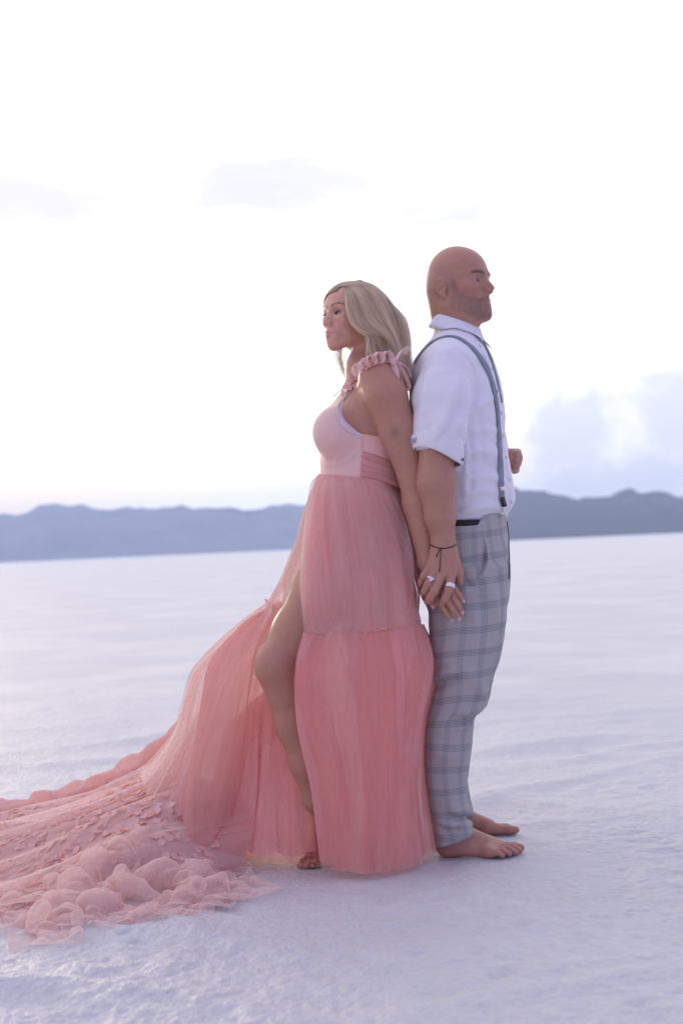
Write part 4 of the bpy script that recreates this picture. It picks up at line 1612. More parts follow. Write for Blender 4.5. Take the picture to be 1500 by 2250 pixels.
def nail(a, b, r, parent, mat, face=(0, -1, 0)):
    """almond plate: from the last joint a past the tip b"""
    a, b = np.asarray(a), np.asarray(b)
    d = (b - a) / np.linalg.norm(b - a)
    fz = np.array(face, float)
    fz -= d * d.dot(fz)
    fz /= np.linalg.norm(fz)
    sx_ = np.cross(d, fz)
    v, f = [], []
    n = 9
    for i in range(n):
        t = i / (n - 1)
        w_ = r * .92 * (1 - .15 * (1 - t) ** 2) * np.sqrt(max(0, 1 - max(0, (t - .42) / .58) ** 2.2)) + 1e-5
        for j in range(7):
            u = j / 6 * 2 - 1
            v.append(b + d * (-.0085 + .0235 * t) + sx_ * w_ * u + fz * (r * .80 + .0006 - .55 * w_ * u * u - .0035 * t * t))
    for i in range(n - 1):
        for j in range(6):
            f.append((i * 7 + j, i * 7 + j + 1, (i + 1) * 7 + j + 1, (i + 1) * 7 + j))
    o_ = mesh_obj('nail', v, f, mat, parent)
    md = o_.modifiers.new('thick', 'SOLIDIFY')
    md.thickness = .0009
    return o_


for a_, b_, r_ in (((979, 1345, -.096), (988, 1358, -.090), .0068), ((997, 1343, -.101), (1005, 1355, -.095), .0069), ((1006, 1330, -.102), (1012, 1341, -.097), .0067),
                   ((1008, 1308, -.100), (1014, 1316, -.095), .0060), ((944, 1316, -.068), (949, 1328, -.070), .0072)):
    nail(P(*a_), P(*b_), r_, woman, m_nail)
o, a, d = ring_on((984.5, 1296), (990, 1305), .0102, -.1005, -.1035, .0032, 'ring', m_silver, woman)
v, f = uv_sphere(.0048, 10, 7)
v = np.array(v) * [1, .8, 1] + a + np.array([.001, -.0115, 0])
mesh_obj('gem', v, f, simple_mat('clear_gem', (0.85, 0.85, 0.88), .08), o, smooth=False)
m_toe = simple_mat('berry_nail_polish', (0.20, 0.03, 0.10), .2)
for (xa, ya), r_ in (((.252, .033), .0085), ((.250, .012), .0058), ((.239, -.008), .0054), ((.222, -.0265), .005), ((.203, -.0445), .0045)):
    c_ = FT(xa - .004, ya, .0215 if xa > .251 else .0165)
    v, f = uv_sphere(1, 10, 6)
    v = np.array(v) * [r_ * .9, r_ * .9, .0022] + c_
    mesh_obj('toenail', v, f, m_toe, woman)
# ------------------------------------------------------------------ the gown: bodice
def tulle_mat(name, col, alpha, trans=0.5, col2=None, streak=0.0):
    """sheer net: light passes between the threads, and through them; seen aslant the net closes up"""
    m, w = new_mat(name)
    at = w.n('ShaderNodeAttribute', attribute_name='weave')
    nz = w.noise(at.outputs['Vector'], 1.0, 4, 0.65)
    nz = w.math('ADD', w.math('MULTIPLY', nz, .45), w.math('MULTIPLY', w.noise(at.outputs['Vector'], .17, 2, 0.5), .55))
    c = w.mix(w.mapr(nz, .3, .7), col, col2 or tuple(x * 1.03 for x in col))
    df = w.n('ShaderNodeBsdfDiffuse')
    tl = w.n('ShaderNodeBsdfTranslucent')
    w.put(df.inputs[0], c)
    w.put(tl.inputs[0], c)
    m1 = w.n('ShaderNodeMixShader')
    m1.inputs[0].default_value = trans
    w.link(df.outputs[0], m1.inputs[1])
    w.link(tl.outputs[0], m1.inputs[2])
    if alpha < 1:
        g = w.n('ShaderNodeNewGeometry')
        dt = w.n('ShaderNodeVectorMath', operation='DOT_PRODUCT')
        w.link(g.outputs['Normal'], dt.inputs[0])
        w.link(g.outputs['Incoming'], dt.inputs[1])
        cs = w.math('MAXIMUM', w.math('ABSOLUTE', dt.outputs['Value']), 0.16)
        hole = 1 - alpha
        if streak:
            hole = w.mapr(nz, .34, .66, min(.97, 1 - alpha * (1 - streak)), max(.03, 1 - alpha * (1 + streak)), smooth=False)
        al = w.math('SUBTRACT', 1.0, w.math('POWER', hole, w.math('DIVIDE', 1.0, cs)))
        tp = w.n('ShaderNodeBsdfTransparent')
        m2 = w.n('ShaderNodeMixShader')
        w.put(m2.inputs[0], al)
        w.link(tp.outputs[0], m2.inputs[1])
        w.link(m1.outputs[0], m2.inputs[2])
        w.link(m2.outputs[0], w.o.inputs[0])
    else:
        w.link(m1.outputs[0], w.o.inputs[0])
    return m


PINK = (0.95, 0.75, 0.71)
m_tulle = tulle_mat('pink_tulle', PINK, .31, .64, (0.96, 0.79, 0.75), .62)
m_tulle_in = tulle_mat('pink_tulle_lining', (0.945, 0.61, 0.56), .50, .62, (0.93, 0.545, 0.50), .55)
m_lining = tulle_mat('rose_lining', (0.93, 0.50, 0.475), .80, .38, (0.92, 0.44, 0.42), .35)
m_tulle_thin = tulle_mat('pale_tulle', (0.95, 0.78, 0.73), .16, .56, None, .75)
m_ribbon = tulle_mat('pale_pink_satin', (0.86, 0.60, 0.585), 1.0, .28)

bod = Body(slack=.006)
bod_rows = [(r[0], r[1] - 4, r[2] + 3, r[3], r[4] + .005) for r in torso_rows[1:7]]
bod_rows[0] = (852, 752, 884, .10, .150)
bod.add(loft_px(bod_rows, W_T, 2.1, .01), .03)
bod.add(Ell(P(740, 952, .005), (.071, .069, .075)), .035)
bod.add(Ell(P(733, 950, .175), (.065, .067, .073)), .035)
poly_px = [(600, 830), (732, 868), (760, 846), (776, 838), (786, 842), (764, 860), (750, 882), (744, 902), (748, 922), (759, 938), (775, 950), (792, 957), (830, 962), (870, 958), (905, 950), (905, 1075), (860, 1068), (790, 1055), (697, 1046), (600, 1040)]
_pp = np.array([P(a, b, .02)[[0, 2]] for a, b in poly_px])


def poly_sdf(p2):
    d = np.full(len(p2), 9.0)
    ins = np.zeros(len(p2), bool)
    n = len(_pp)
    for i in range(n):
        a, b = _pp[i], _pp[(i + 1) % n]
        e = b - a
        t = np.clip((p2 - a) @ e / (e @ e), 0, 1)
        d = np.minimum(d, np.linalg.norm(p2 - a - t[:, None] * e, axis=1))
        c1 = (a[1] > p2[:, 1]) != (b[1] > p2[:, 1])
        xx = a[0] + (p2[:, 1] - a[1]) / (e[1] if abs(e[1]) > 1e-9 else 1e-9) * e[0]
        ins ^= c1 & (p2[:, 0] < xx)
    return np.where(ins, -d, d)


bod.subtract(Fn(lambda p: -poly_sdf(p[:, [0, 2]]), P(780, 950, .1), .6), .003)
V0, F0 = mesh_field(bod, [], hxy=.004, hz=.004)
_x795 = P(793, 1000, .02)[0]


def bod_tint(v):
    side = sm(v[:, 0], _x795 - .004, _x795 + .004)[:, None]
    a = np.array([0.80, 0.515, 0.475]) * (1 - side) + np.array([0.83, 0.46, 0.425]) * side
    pl_ = vnoise(np.stack([v[:, 0] * 130, v[:, 1] * 30, v[:, 2] * 6], 1))[:, None]
    return a * (1 + .05 * pl_ * side)


m_bod, w = new_mat('sheer_mesh_bodice')
a_ = w.n('ShaderNodeAttribute', attribute_name='tint')
g = w.n('ShaderNodeNewGeometry')
fine = w.noise(g.outputs['Position'], 500, 2, .6)
b_ = principled(w, Base_Color=a_.outputs['Vector'], Roughness=.75, Sheen_Weight=.25, Normal=bump(w, w.math('ADD', fine, w.math('MULTIPLY', w.noise(g.outputs['Position'], 45, 3, .6), 1.5)), .25, .002))
bod.disp = fold_disp(on_surface(bod, [([(694, 1000), (715, 1022), (760, 1012), (792, 985)], .0012, .004), ([(733, 1042), (738, 1015), (752, 990)], .0010, .003), ([(793, 958), (790, 1000), (789, 1048)], .0016, .004)]), .0006, (30, 30, 30))
V0, F0 = mesh_field(bod, [], hxy=.004, hz=.004)
gown = mesh_obj('gown', V0, F0, m_bod, woman, attrs={'tint': bod_tint(V0)})

# pale lining showing along the armhole, and the narrow strap running up to the shoulder
m_lin = tulle_mat('lavender_lining', (0.80, 0.67, 0.71), 1.0, .2)
bw = Body()
bw.add(Fn(lambda p: np.minimum(bod(p), wb_(p)), P(780, 950, .1), .8))


def edge_strip(pts, w0, name, mat, parent, n=60, off=.002, thick=.0016, ends=(.3, .3), field=None):
    fd = field or bw
    s_ = spline([(a, b, 0) for a, b in pts], n)
    h = [fd.hit(a, b) for a, b, _ in s_]
    p_ = np.array([q for q, _ in h])
    n_ = np.array([q for _, q in h])
    for _ in range(4):
        p_[1:-1] = (p_[:-2] + 2 * p_[1:-1] + p_[2:]) / 4
        n_[1:-1] = (n_[:-2] + 2 * n_[1:-1] + n_[2:]) / 4
    n_ /= np.linalg.norm(n_, axis=1)[:, None]
    t = np.linspace(0, 1, n)
    wd = w0 * (ends[0] + (1 - ends[0]) * sm(t, 0, .3)) * (ends[1] + (1 - ends[1]) * sm(1 - t, 0, .3))
    v, f = strap(p_ + n_ * off, n_, wd, thick)
    return mesh_obj(name, v, f, mat, parent)


edge_strip([(768, 862), (750, 885), (745, 905), (751, 926), (764, 940), (782, 951), (796, 957)], .019, 'cup_edge', m_lin, gown)
edge_strip([(735, 872), (748, 860), (762, 848), (775, 838), (786, 826)], .016, 'shoulder_strap', m_ribbon, gown, ends=(.6, 1))
m_sash = [tulle_mat('rose_sash', c_, 1.0, .3) for c_ in ((0.78, 0.40, 0.38), (0.83, 0.44, 0.42), (0.80, 0.42, 0.40))]
for k_, (pts_, w_) in enumerate((([(796, 998), (830, 1010), (860, 1024), (892, 1044)], .022), ([(794, 1014), (830, 1024), (862, 1038), (893, 1056)], .020), ([(793, 1028), (830, 1036), (862, 1049), (893, 1066)], .020), ([(792, 1041), (830, 1048), (862, 1060), (893, 1074)], .020))):
    edge_strip(pts_, w_, 'sash', m_sash[k_ % 3], gown, thick=.0022 + .0006 * (k_ % 2), ends=(.8, .9), field=bod, off=.001 + .0008 * k_)


# ruched ribbon over the shoulder: twisting loops, a bow and its tails
def ribbon(pts, side, width, name, mat, parent, n=46, thick=.0011):
    """band through world points; side = direction of its width, per control point or one"""
    p_ = spline(pts, n)
    sd = np.asarray(side, float)
    if sd.ndim == 1:
        sd = np.tile(sd, (len(pts), 1))
    sd = np.stack([np.interp(np.linspace(0, len(pts) - 1, n), np.arange(len(pts)), sd[:, k]) for k in range(3)], 1)
    tg = np.gradient(p_, axis=0)
    nn = np.cross(sd, tg)
    nn /= np.linalg.norm(nn, axis=1)[:, None] + 1e-9
    v, f = strap(p_, nn, width, thick)
    v2 = v.reshape(n, -1, 3)
    return mesh_obj(name, v, f, mat, parent)


path = [(764, 858), (776, 834), (790, 815), (808, 800), (828, 791), (848, 788), (866, 793)]
pc = spline([(a, b, 0) for a, b in path], 9)
for i in range(9):
    pt, nm = bw.hit(pc[i][0], pc[i][1] + 6)
    pt = pt + np.array([0, -.004, .005])
    tg = np.array([pc[min(i + 1, 8)][0] - pc[max(i - 1, 0)][0], 0, -(pc[min(i + 1, 8)][1] - pc[max(i - 1, 0)][1])])
    tg = tg / np.linalg.norm(tg)
    up = np.array([-tg[2], -.25, tg[0]])
    r = rng.uniform(.010, .0165)
    q = [pt - tg * .014, pt - tg * .012 + up * r * .9, pt + up * r * 1.5 + tg * .002, pt + tg * .013 + up * r * .7, pt + tg * .008 - up * .006 + np.array([0, -.008, 0]), pt - tg * .006 - up * .008 + np.array([0, -.006, 0])]
    sd = tg * (.75 + .3 * math.sin(i * 2.1)) + np.array([0, -.75, .25 * math.cos(i * 1.7)])
    ribbon(q, sd / np.linalg.norm(sd), .017, 'ribbon_loop', m_ribbon, gown, 30)
kp, _ = bw.hit(866, 806)
kp = kp + np.array([0, -.012, 0])


def pxr(lst, y):
    return [P(a, b, y + dy) for a, b, dy in lst]


ky = kp[1]
ribbon(pxr([(862, 800, 0), (872, 785, -.01), (884, 768, -.005), (893, 765, .01), (888, 778, .02)], ky), np.array([.75, -.45, .5]), .016, 'ribbon_tail', m_ribbon, gown, 34)
ribbon(pxr([(862, 795, -.005), (870, 812, -.02), (872, 830, -.02), (865, 836, -.015), (860, 820, -.01), (862, 800, -.005)], ky), np.array([.8, -.5, .2]), .015, 'ribbon_loop', m_ribbon, gown, 40)
ribbon(pxr([(866, 795, 0), (880, 808, -.01), (892, 830, -.005), (898, 850, .0), (890, 852, .01), (880, 832, .01), (874, 812, .005)], ky), np.array([.6, -.6, -.3]), .017, 'ribbon_loop', m_ribbon, gown, 44)
ribbon(pxr([(872, 796, .0), (884, 800, .005), (897, 812, .01), (902, 830, .02)], ky), np.array([.5, -.5, -.6]), .014, 'ribbon_tail', m_ribbon, gown, 34)
v, f = uv_sphere(1, 12, 8)
mesh_obj('bow_knot', np.array(v) * [.010, .009, .012] + P(865, 797, ky - .008), f, m_ribbon, gown)
# sash tail hanging behind her, and its narrow twin
ribbon(pxr([(889, 1062, 0), (893, 1120, .0), (895, 1190, -.01), (893, 1260, -.015), (899, 1310, -.01), (914, 1350, -.02), (919, 1376, -.02)], -.005), np.array([[1, -.3, 0], [.7, -.7, 0], [.4, -.9, 0], [.9, -.5, 0], [1, -.3, .1], [.9, -.4, .2], [.8, -.5, .3]]), .021, 'sash_tail', m_ribbon, gown, 70)
ribbon(pxr([(880, 1066, 0), (886, 1130, .01), (884, 1200, .0), (890, 1290, .01)], .03), np.array([.6, -.8, 0]), .018, 'sash_tail', m_ribbon, gown, 50)


# ------------------------------------------------------------------ the gown: skirt tiers
def tier(guides, name, mat, n_s, n_t, freq, amp, seed, inset=0.0, meander=.35, parent=None, sharp=1.0, hemwave=.0, s_range=(0, 1), ends=None, fan=0.0, seam=False):
    """a gathered cloth through guide curves (world points, waist to hem), with irregular pleats along its normals"""
    G = np.array([spline([P(*q) for q in g_], n_t) for g_ in guides])            # (k, n_t, 3)
    k = len(G)
    # spread of the cloth along s by the arc length at mid height
    mid = G[:, int(n_t * .7)]
    sl = np.r_[0, np.cumsum(np.linalg.norm(np.diff(mid, axis=0), axis=1))]
    sq = np.linspace(sl[0], sl[-1], n_s)
    # smooth interpolation across the guides
    m = np.zeros_like(G)
    m[1:-1] = (G[2:] - G[:-2]) / (sl[2:] - sl[:-2])[:, None, None]
    m[0] = (G[1] - G[0]) / (sl[1] - sl[0])
    m[-1] = (G[-1] - G[-2]) / (sl[-1] - sl[-2])
    i = np.clip(np.searchsorted(sl, sq, side='right') - 1, 0, k - 2)
    h = (sl[i + 1] - sl[i])
    t = ((sq - sl[i]) / h)[:, None, None]
    h = h[:, None, None]
    X = ((2 * t**3 - 3 * t**2 + 1) * G[i] + (t**3 - 2 * t**2 + t) * h * m[i] + (-2 * t**3 + 3 * t**2) * G[i + 1] + (t**3 - t**2) * h * m[i + 1])
    ds = np.gradient(X, axis=0)
    dt = np.gradient(X, axis=1)
    nn = np.cross(dt, ds)
    nn /= np.linalg.norm(nn, axis=2)[..., None] + 1e-9
    S_, T_ = np.meshgrid(sq, np.linspace(0, 1, n_t), indexing='ij')
    u = S_ * freq + fan * T_
    w1 = vnoise(np.stack([u * .55 + meander * vnoise(np.stack([u * .2, T_ * 2.5, T_ * 0 + seed], -1)), T_ * .9, T_ * 0 + seed * 3.1], -1))
    w2 = vnoise(np.stack([u * 1.5, T_ * 1.6, T_ * 0 + seed * 5.7 + 9], -1))
    w3 = vnoise(np.stack([u * 3.7, T_ * 1.2, T_ * 0 + seed * 2.3 + 4], -1))
    cr = 1 - 2 * np.abs(w1) ** sharp                                             # rounded crests, narrow valleys
    A = np.interp(T_, [0, .12, .5, 1], amp)
    d = A * (.62 * cr + .38 * w2) + np.interp(T_, [0, .2, 1], [.0026, .0014, .0016]) * w3
    w0 = vnoise(np.stack([S_ * 7.5, T_ * .8, T_ * 0 + 2.7], -1))                   # broad folds shared by all layers
    d = d + A * 1.15 * w0
    X = X + nn * (d - inset * sm(T_, -.04, .22) * (sm(1 - T_, 0, .25) if seam else 1))[..., None]
    X = X + ds / (np.linalg.norm(ds, axis=2)[..., None] + 1e-9) * (A * 1.25 * w2)[..., None]
    if hemwave:
        X[..., 2] += hemwave * T_ ** 6 * (vnoise(np.stack([u * .9, T_ * 0, T_ * 0 + seed], -1)))
    X[..., 2] = np.maximum(X[..., 2], .002)
    wv = np.stack([u * 2.2, T_ * 1.4, T_ * 0 + seed], -1)
    n = n_t
    a = (np.arange(n_s - 1)[:, None] * n + np.arange(n - 1)[None]).ravel()
    F_ = np.stack([a, a + 1, a + n + 1, a + n], 1)
    return mesh_obj(name, X.reshape(-1, 3), F_, mat, parent, attrs={'weave': wv.reshape(-1, 3)}), X


UP = [[(705, 1047, -.005), (696, 1150, .02), (695, 1240, .04), (694, 1335, .06)],
      [(699, 1047, .02), (660, 1170, .02), (630, 1260, .03), (604, 1335, .05)],
      [(699, 1046, .10), (660, 1130, .11), (640, 1220, .12), (588, 1328, .15)],
      [(706, 1046, .19), (668, 1150, .25), (650, 1240, .30), (612, 1330, .37)],
      [(800, 1055, .25), (800, 1200, .32), (800, 1370, .38)],
      [(889, 1068, .13), (893, 1150, .14), (896, 1260, .12), (922, 1372, .09)],
      [(838, 1060, .00), (868, 1150, -.045), (884, 1260, -.075), (896, 1376, -.09)],
      [(770, 1050, -.04), (788, 1180, -.085), (806, 1290, -.11), (812, 1388, -.12)],
      [(722, 1046, -.035), (718, 1180, -.085), (726, 1290, -.125), (738, 1392, -.13)],
      [(700, 1046, -.015), (674, 1160, -.06), (662, 1280, -.118), (668, 1390, -.122)]]
LO = [[(694, 1335, .06), (705, 1480, .10), (722, 1650, .10), (735, 1780, .09), (738, 1884, .09)],
      [(604, 1335, .05), (565, 1490, .06), (548, 1640, .05), (546, 1780, .03), (546, 1893, .02)],
      [(596, 1332, .10), (510, 1470, .06), (456, 1630, .00), (426, 1760, -.01), (412, 1850, -.03)],
      [(588, 1328, .15), (500, 1398, .16), (424, 1466, .17), (402, 1530, .17), (384, 1600, .16), (345, 1660, .15), (303, 1707, .13)],
      [(612, 1330, .37), (540, 1420, .45), (450, 1560, .55), (390, 1650, .60), (345, 1700, .62)],
      [(800, 1370, .38), (800, 1600, .42), (800, 1826, .42)],
      [(922, 1372, .085), (931, 1425, .075), (930, 1480, .08), (911, 1600, .09), (904, 1740, .08), (914, 1870, .05)],
      [(896, 1376, -.09), (900, 1500, -.125), (880, 1650, -.135), (868, 1800, -.13), (864, 1902, -.11)],
      [(812, 1388, -.12), (818, 1550, -.155), (822, 1720, -.17), (826, 1914, -.17)],
      [(738, 1392, -.13), (725, 1520, -.165), (745, 1700, -.175), (765, 1914, -.165)],
      [(666, 1390, -.122), (654, 1460, -.135), (663, 1580, -.145), (700, 1740, -.15), (704, 1908, -.145)]]
UA, LA = [.0014, .008, .017, .009], [.008, .018, .026, .034]
# the waist is gathered tight against the bodice
for g_ in UP:
    a0, b0, y0 = g_[0]
    if y0 < .06:
        pt_, nm_ = bod.hit(max(a0, 703), b0 - 4)
        g_[0] = (a0, b0 - 3, float(pt_[1]) - .003)
        m0 = g_[1]
        g_.insert(1, ((a0 * .72 + m0[0] * .28), b0 * .72 + m0[1] * .28, float(pt_[1]) * .55 + m0[2] * .45 - .012))
    else:
        g_.insert(1, tuple(np.array(g_[0]) * .72 + np.array(g_[1]) * .28))
# the inner layers hang closer to her, so that only the outer net catches the light along the edge
def shift(G, moves):
    o_ = [list(g_) for g_ in G]
    for k_, prof in moves.items():
        n_ = len(o_[k_]) - 1
        o_[k_] = [(a + prof * (i_ / n_) ** .8, b, y) for i_, (a, b, y) in enumerate(o_[k_])]
    return o_


UPI = shift(UP, {2: 46, 3: 50, 1: 16})
LOI = shift(LO, {3: 70, 4: 90, 2: 24})
for G_ in (LOI,):
    for k_ in (2, 3, 4):
        G_[k_] = [(a + (30 if k_ > 2 else 8), b, y) for a, b, y in G_[k_]]
skirt, _ = tier(UP, 'skirt', m_tulle, 800, 70, 40, UA, 1.0, parent=gown, seam=True)
tier(UP, 'skirt_layer', m_tulle_thin, 600, 60, 26, [.0015, .009, .018, .010], 2.0, inset=-.008, parent=skirt, seam=True)
tier(UPI[5:], 'underskirt', m_lining, 420, 50, 30, UA, 3.0, inset=.010, parent=skirt, seam=True)
tier(UPI, 'underskirt', m_tulle, 420, 50, 20, UA, 4.0, inset=.024, parent=skirt, seam=True)
flounce, XF = tier(LO, 'flounce', m_tulle, 1300, 90, 36, LA, 5.0, parent=gown, hemwave=.016)
tier(LO, 'flounce_layer', m_tulle_thin, 1000, 80, 24, [.010, .020, .030, .040], 6.0, inset=-.012, parent=flounce, hemwave=.03)
tier(LOI[5:], 'underskirt', m_lining, 600, 60, 28, LA, 7.0, inset=.014, parent=flounce, hemwave=.02)
tier(LOI, 'underskirt', m_tulle_in, 700, 60, 20, LA, 8.0, inset=.032, parent=flounce)


tier([[(a, b, y + .05) for a, b, y in g_] for g_ in LOI[:5]], 'underskirt', m_tulle, 400, 50, 18, LA, 9.0, parent=flounce)


# a second short flounce tucked behind the bare leg
LEGF = [[(672, 1480, .09), (676, 1640, .06), (680, 1868, .03)], [(625, 1500, .09), (632, 1700, .04), (634, 1880, .0)], [(580, 1520, .10), (576, 1720, .03), (566, 1872, -.02)], [(535, 1560, .11), (515, 1730, .03), (488, 1872, -.02)], [(495, 1600, .12), (462, 1740, .04), (428, 1850, .0)]]
tier(LEGF, 'flounce_layer', m_tulle, 460, 60, 60, [.002, .010, .016, .022], 31.0, parent=flounce, hemwave=.03)
tier(LEGF, 'flounce_layer', m_lining, 380, 60, 44, [.002, .010, .016, .022], 32.0, inset=.014, parent=flounce, hemwave=.02)


# gathered frill where the tiers meet
def frill(X, name, seed, h=.012):
    e = X[:, 0].copy()
    n = 1500
    t = np.linspace(0, len(e) - 1, n)
    e = np.stack([np.interp(t, np.arange(len(e)), e[:, k]) for k in range(3)], 1)
    e = e + (spline(e[::60], n) - e) * .7
    tg = np.gradient(e, axis=0)
    tg /= np.linalg.norm(tg, axis=1)[:, None] + 1e-9
    out = np.cross(tg, [0, 0, -1.0])
    sl = np.arange(n) * 1.0
    rows = []
    for k, (z_, o_) in enumerate(((-.006, .001), (0, .003), (h * .5, .004), (h, .005))):
        wv_ = vnoise(np.stack([sl * .33, sl * 0 + k * .25, sl * 0 + seed], 1))
        wz = vnoise(np.stack([sl * .11, sl * 0 + k * .2, sl * 0 + seed + 5], 1))
        rows.append(e + out * (o_ + .0045 * wv_ * (.4 + k * .3))[:, None] + np.array([0, 0, 1.0]) * (z_ + .004 * wz * (k > 1))[:, None])
    X2 = np.array(rows)
    a = (np.arange(3)[:, None] * n + np.arange(n - 1)[None]).ravel()
    return mesh_obj(name, X2.reshape(-1, 3), np.stack([a, a + 1, a + n + 1, a + n], 1), m_tulle_in, flounce)


frill(XF, 'frill', 3.0)
# ------------------------------------------------------------------ her hair: strands lofted over guide locks
def hair_mat(name, tip, root, rough=.42):
    m, w = new_mat(name)
    hi = w.n('ShaderNodeHairInfo')
    rn = hi.outputs['Random']
    lk = w.n('ShaderNodeAttribute', attribute_name='lock')
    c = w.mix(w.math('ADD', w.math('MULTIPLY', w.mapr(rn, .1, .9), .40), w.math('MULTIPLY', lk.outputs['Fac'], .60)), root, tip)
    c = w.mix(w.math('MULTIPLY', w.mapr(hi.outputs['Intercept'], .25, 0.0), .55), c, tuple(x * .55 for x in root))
    b = w.n('ShaderNodeBsdfPrincipled')
    w.put(b.inputs['Base Color'], c)
    b.inputs['Roughness'].default_value = rough
    b.inputs['Specular IOR Level'].default_value = .35
    tl = w.n('ShaderNodeBsdfTranslucent')
    w.put(tl.inputs[0], c)
    mx_ = w.n('ShaderNodeMixShader')
    mx_.inputs[0].default_value = .30
    w.link(b.outputs[0], mx_.inputs[1])
    w.link(tl.outputs[0], mx_.inputs[2])
    w.link(mx_.outputs[0], w.o.inputs[0])
    return m


def curves_obj(name, strands, rad, mat, parent, lock=None):
    """strands: list of (n,3) arrays; rad: list of radius arrays"""
    cu = bpy.data.hair_curves.new(name)
    cu.add_curves([len(s_) for s_ in strands])
    pts = np.concatenate(strands).astype(np.float32)
    cu.position_data.foreach_set('vector', pts.ravel())
    a = cu.attributes.get('radius') or cu.attributes.new('radius', 'FLOAT', 'POINT')
    a.data.foreach_set('value', np.concatenate(rad).astype(np.float32))
    lk = cu.attributes.new('lock', 'FLOAT', 'CURVE')
    lk.data.foreach_set('value', np.asarray(lock if lock is not None else np.full(len(strands), .5), np.float32))
    cu.materials.append(mat)
    return link(bpy.data.objects.new(name, cu), parent)


def locks(sheets, name, mat, parent, n_pts=22, rad=.00033, seed=1):
    """sheets: (guides, count, spread, clump); guides = neighbouring locks as (px,py,y) lists"""
    rg = np.random.default_rng(seed)
    ST, RD, LK = [], [], []
    for guides, count, spread, clump in sheets:
        G = np.array([spline([P(*q) for q in g_], n_pts) for g_ in guides])
        k = len(G)
        tt = np.linspace(0, 1, n_pts)
        ncl = max(6, count // 38)
        cu_ = rg.random(ncl) * (k - 1)
        co = rg.normal(0, 1, (ncl, 3)) * spread
        cw = rg.normal(0, 1, (ncl, 3))
        cl = rg.random(ncl)
        for _ in range(count):
            c = rg.integers(ncl)
            u = np.clip(cu_[c] + rg.normal(0, .18 * clump), 0, k - 1.001)
            i = int(u)
            f = u - i
            f = f * f * (3 - 2 * f) * .5 + f * .5
            q = G[i] * (1 - f) + G[i + 1] * f
            ofs = co[c] * .75 + rg.normal(0, .45, 3) * spread
            tp = (.15 + .85 * sm(tt, 0, .35))[:, None]
            wav = np.sin(tt * (7 + cw[c][0]) + cw[c][1] * 3)[:, None] * np.array([.8, .9, .7]) * spread * tt[:, None] * cw[c][2]
            j = rg.normal(0, .0007, (n_pts, 3)).cumsum(0) * .30
            end = 1 - rg.random() ** 3 * .22
            s_ = q + ofs * tp + wav + j
            if end < .999:
                x = np.linspace(0, end, n_pts)
                s_ = np.stack([np.interp(x, tt, s_[:, d_]) for d_ in range(3)], 1)
            ST.append(s_)
            RD.append(rad * (1 - .7 * tt ** 4))
            LK.append(cl[c])
    return curves_obj(name, ST, RD, mat, parent, LK)


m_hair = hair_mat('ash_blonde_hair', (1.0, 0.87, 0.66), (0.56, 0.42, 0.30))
top = [[(758, 629, .05), (760, 650, .0), (764, 680, -.015), (772, 706, -.022), (792, 727, -.022), (822, 735, -.014), (852, 738, -.004), (874, 758, .01), (888, 790, .02)],
       [(763, 625, .06), (776, 645, .0), (786, 680, -.022), (800, 708, -.028), (826, 726, -.026), (850, 738, -.016), (870, 760, -.005), (884, 800, .01)],
       [(770, 622, .07), (796, 642, .01), (814, 680, -.018), (832, 712, -.024), (850, 734, -.020), (866, 762, -.008), (880, 800, .0), (890, 832, .015)],
       [(778, 620, .08), (812, 640, .03), (836, 678, .0), (852, 712, -.008), (866, 742, -.006), (876, 780, .0), (890, 832, .02)],
       [(786, 619, .09), (824, 638, .06), (850, 676, .04), (865, 712, .03), (875, 748, .03), (883, 790, .03), (897, 845, .035)],
       [(792, 619, .11), (832, 640, .11), (858, 676, .11), (872, 714, .10), (880, 752, .09), (888, 800, .08), (899, 850, .06)]]
far = [[(764, 624, .10), (735, 640, .16), (722, 665, .175), (724, 690, .178), (740, 720, .175), (760, 760, .17)],
       [(775, 620, .12), (770, 640, .18), (770, 680, .185), (780, 730, .18), (795, 790, .17)],
       [(792, 620, .13), (825, 645, .16), (845, 690, .165), (855, 740, .15), (870, 800, .13), (885, 840, .10)]]
under = [[(800, 690, .0), (806, 728, -.012), (812, 760, -.008), (826, 795, .0), (850, 830, .02)],
         [(816, 690, .0), (824, 735, -.012), (836, 770, -.008), (852, 805, .005), (872, 840, .03)],
         [(836, 690, .02), (846, 735, .0), (858, 775, .0), (872, 815, .02), (888, 848, .04)],
         [(850, 690, .08), (862, 740, .06), (872, 780, .05), (884, 820, .05), (896, 856, .06)]]
face = [[(757, 630, .06), (752, 634, .085), (744, 641, .115), (733, 647, .14)], [(760, 627, .07), (752, 629, .10), (742, 636, .13), (730, 643, .15)]]
wisps = [[(752, 760, .18), (748, 785, .185), (752, 806, .185), (762, 826, .18), (772, 834, .17)], [(738, 765, .185), (736, 784, .19), (744, 800, .19), (752, 815, .19), (754, 828, .185)]]
hair = locks([(top, 9000, .0045, 1.0), (far, 3200, .0045, 1.0), (under, 4200, .005, 1.0), (face, 900, .0020, 1.0), (wisps, 46, .0045, 2.2)], 'hair', m_hair, woman, seed=3)


def push_out(q, field, dist):
    """keep strands outside the skin"""
    q = np.array(q)
    for _ in range(2):
        d = field(q.copy())
        g = np.stack([(field(q + e) - d) / .001 for e in np.eye(3) * .001], 1)
        g /= np.linalg.norm(g, axis=1)[:, None] + 1e-9
        q = q + g * np.maximum(dist - d, 0)[:, None]
    return q


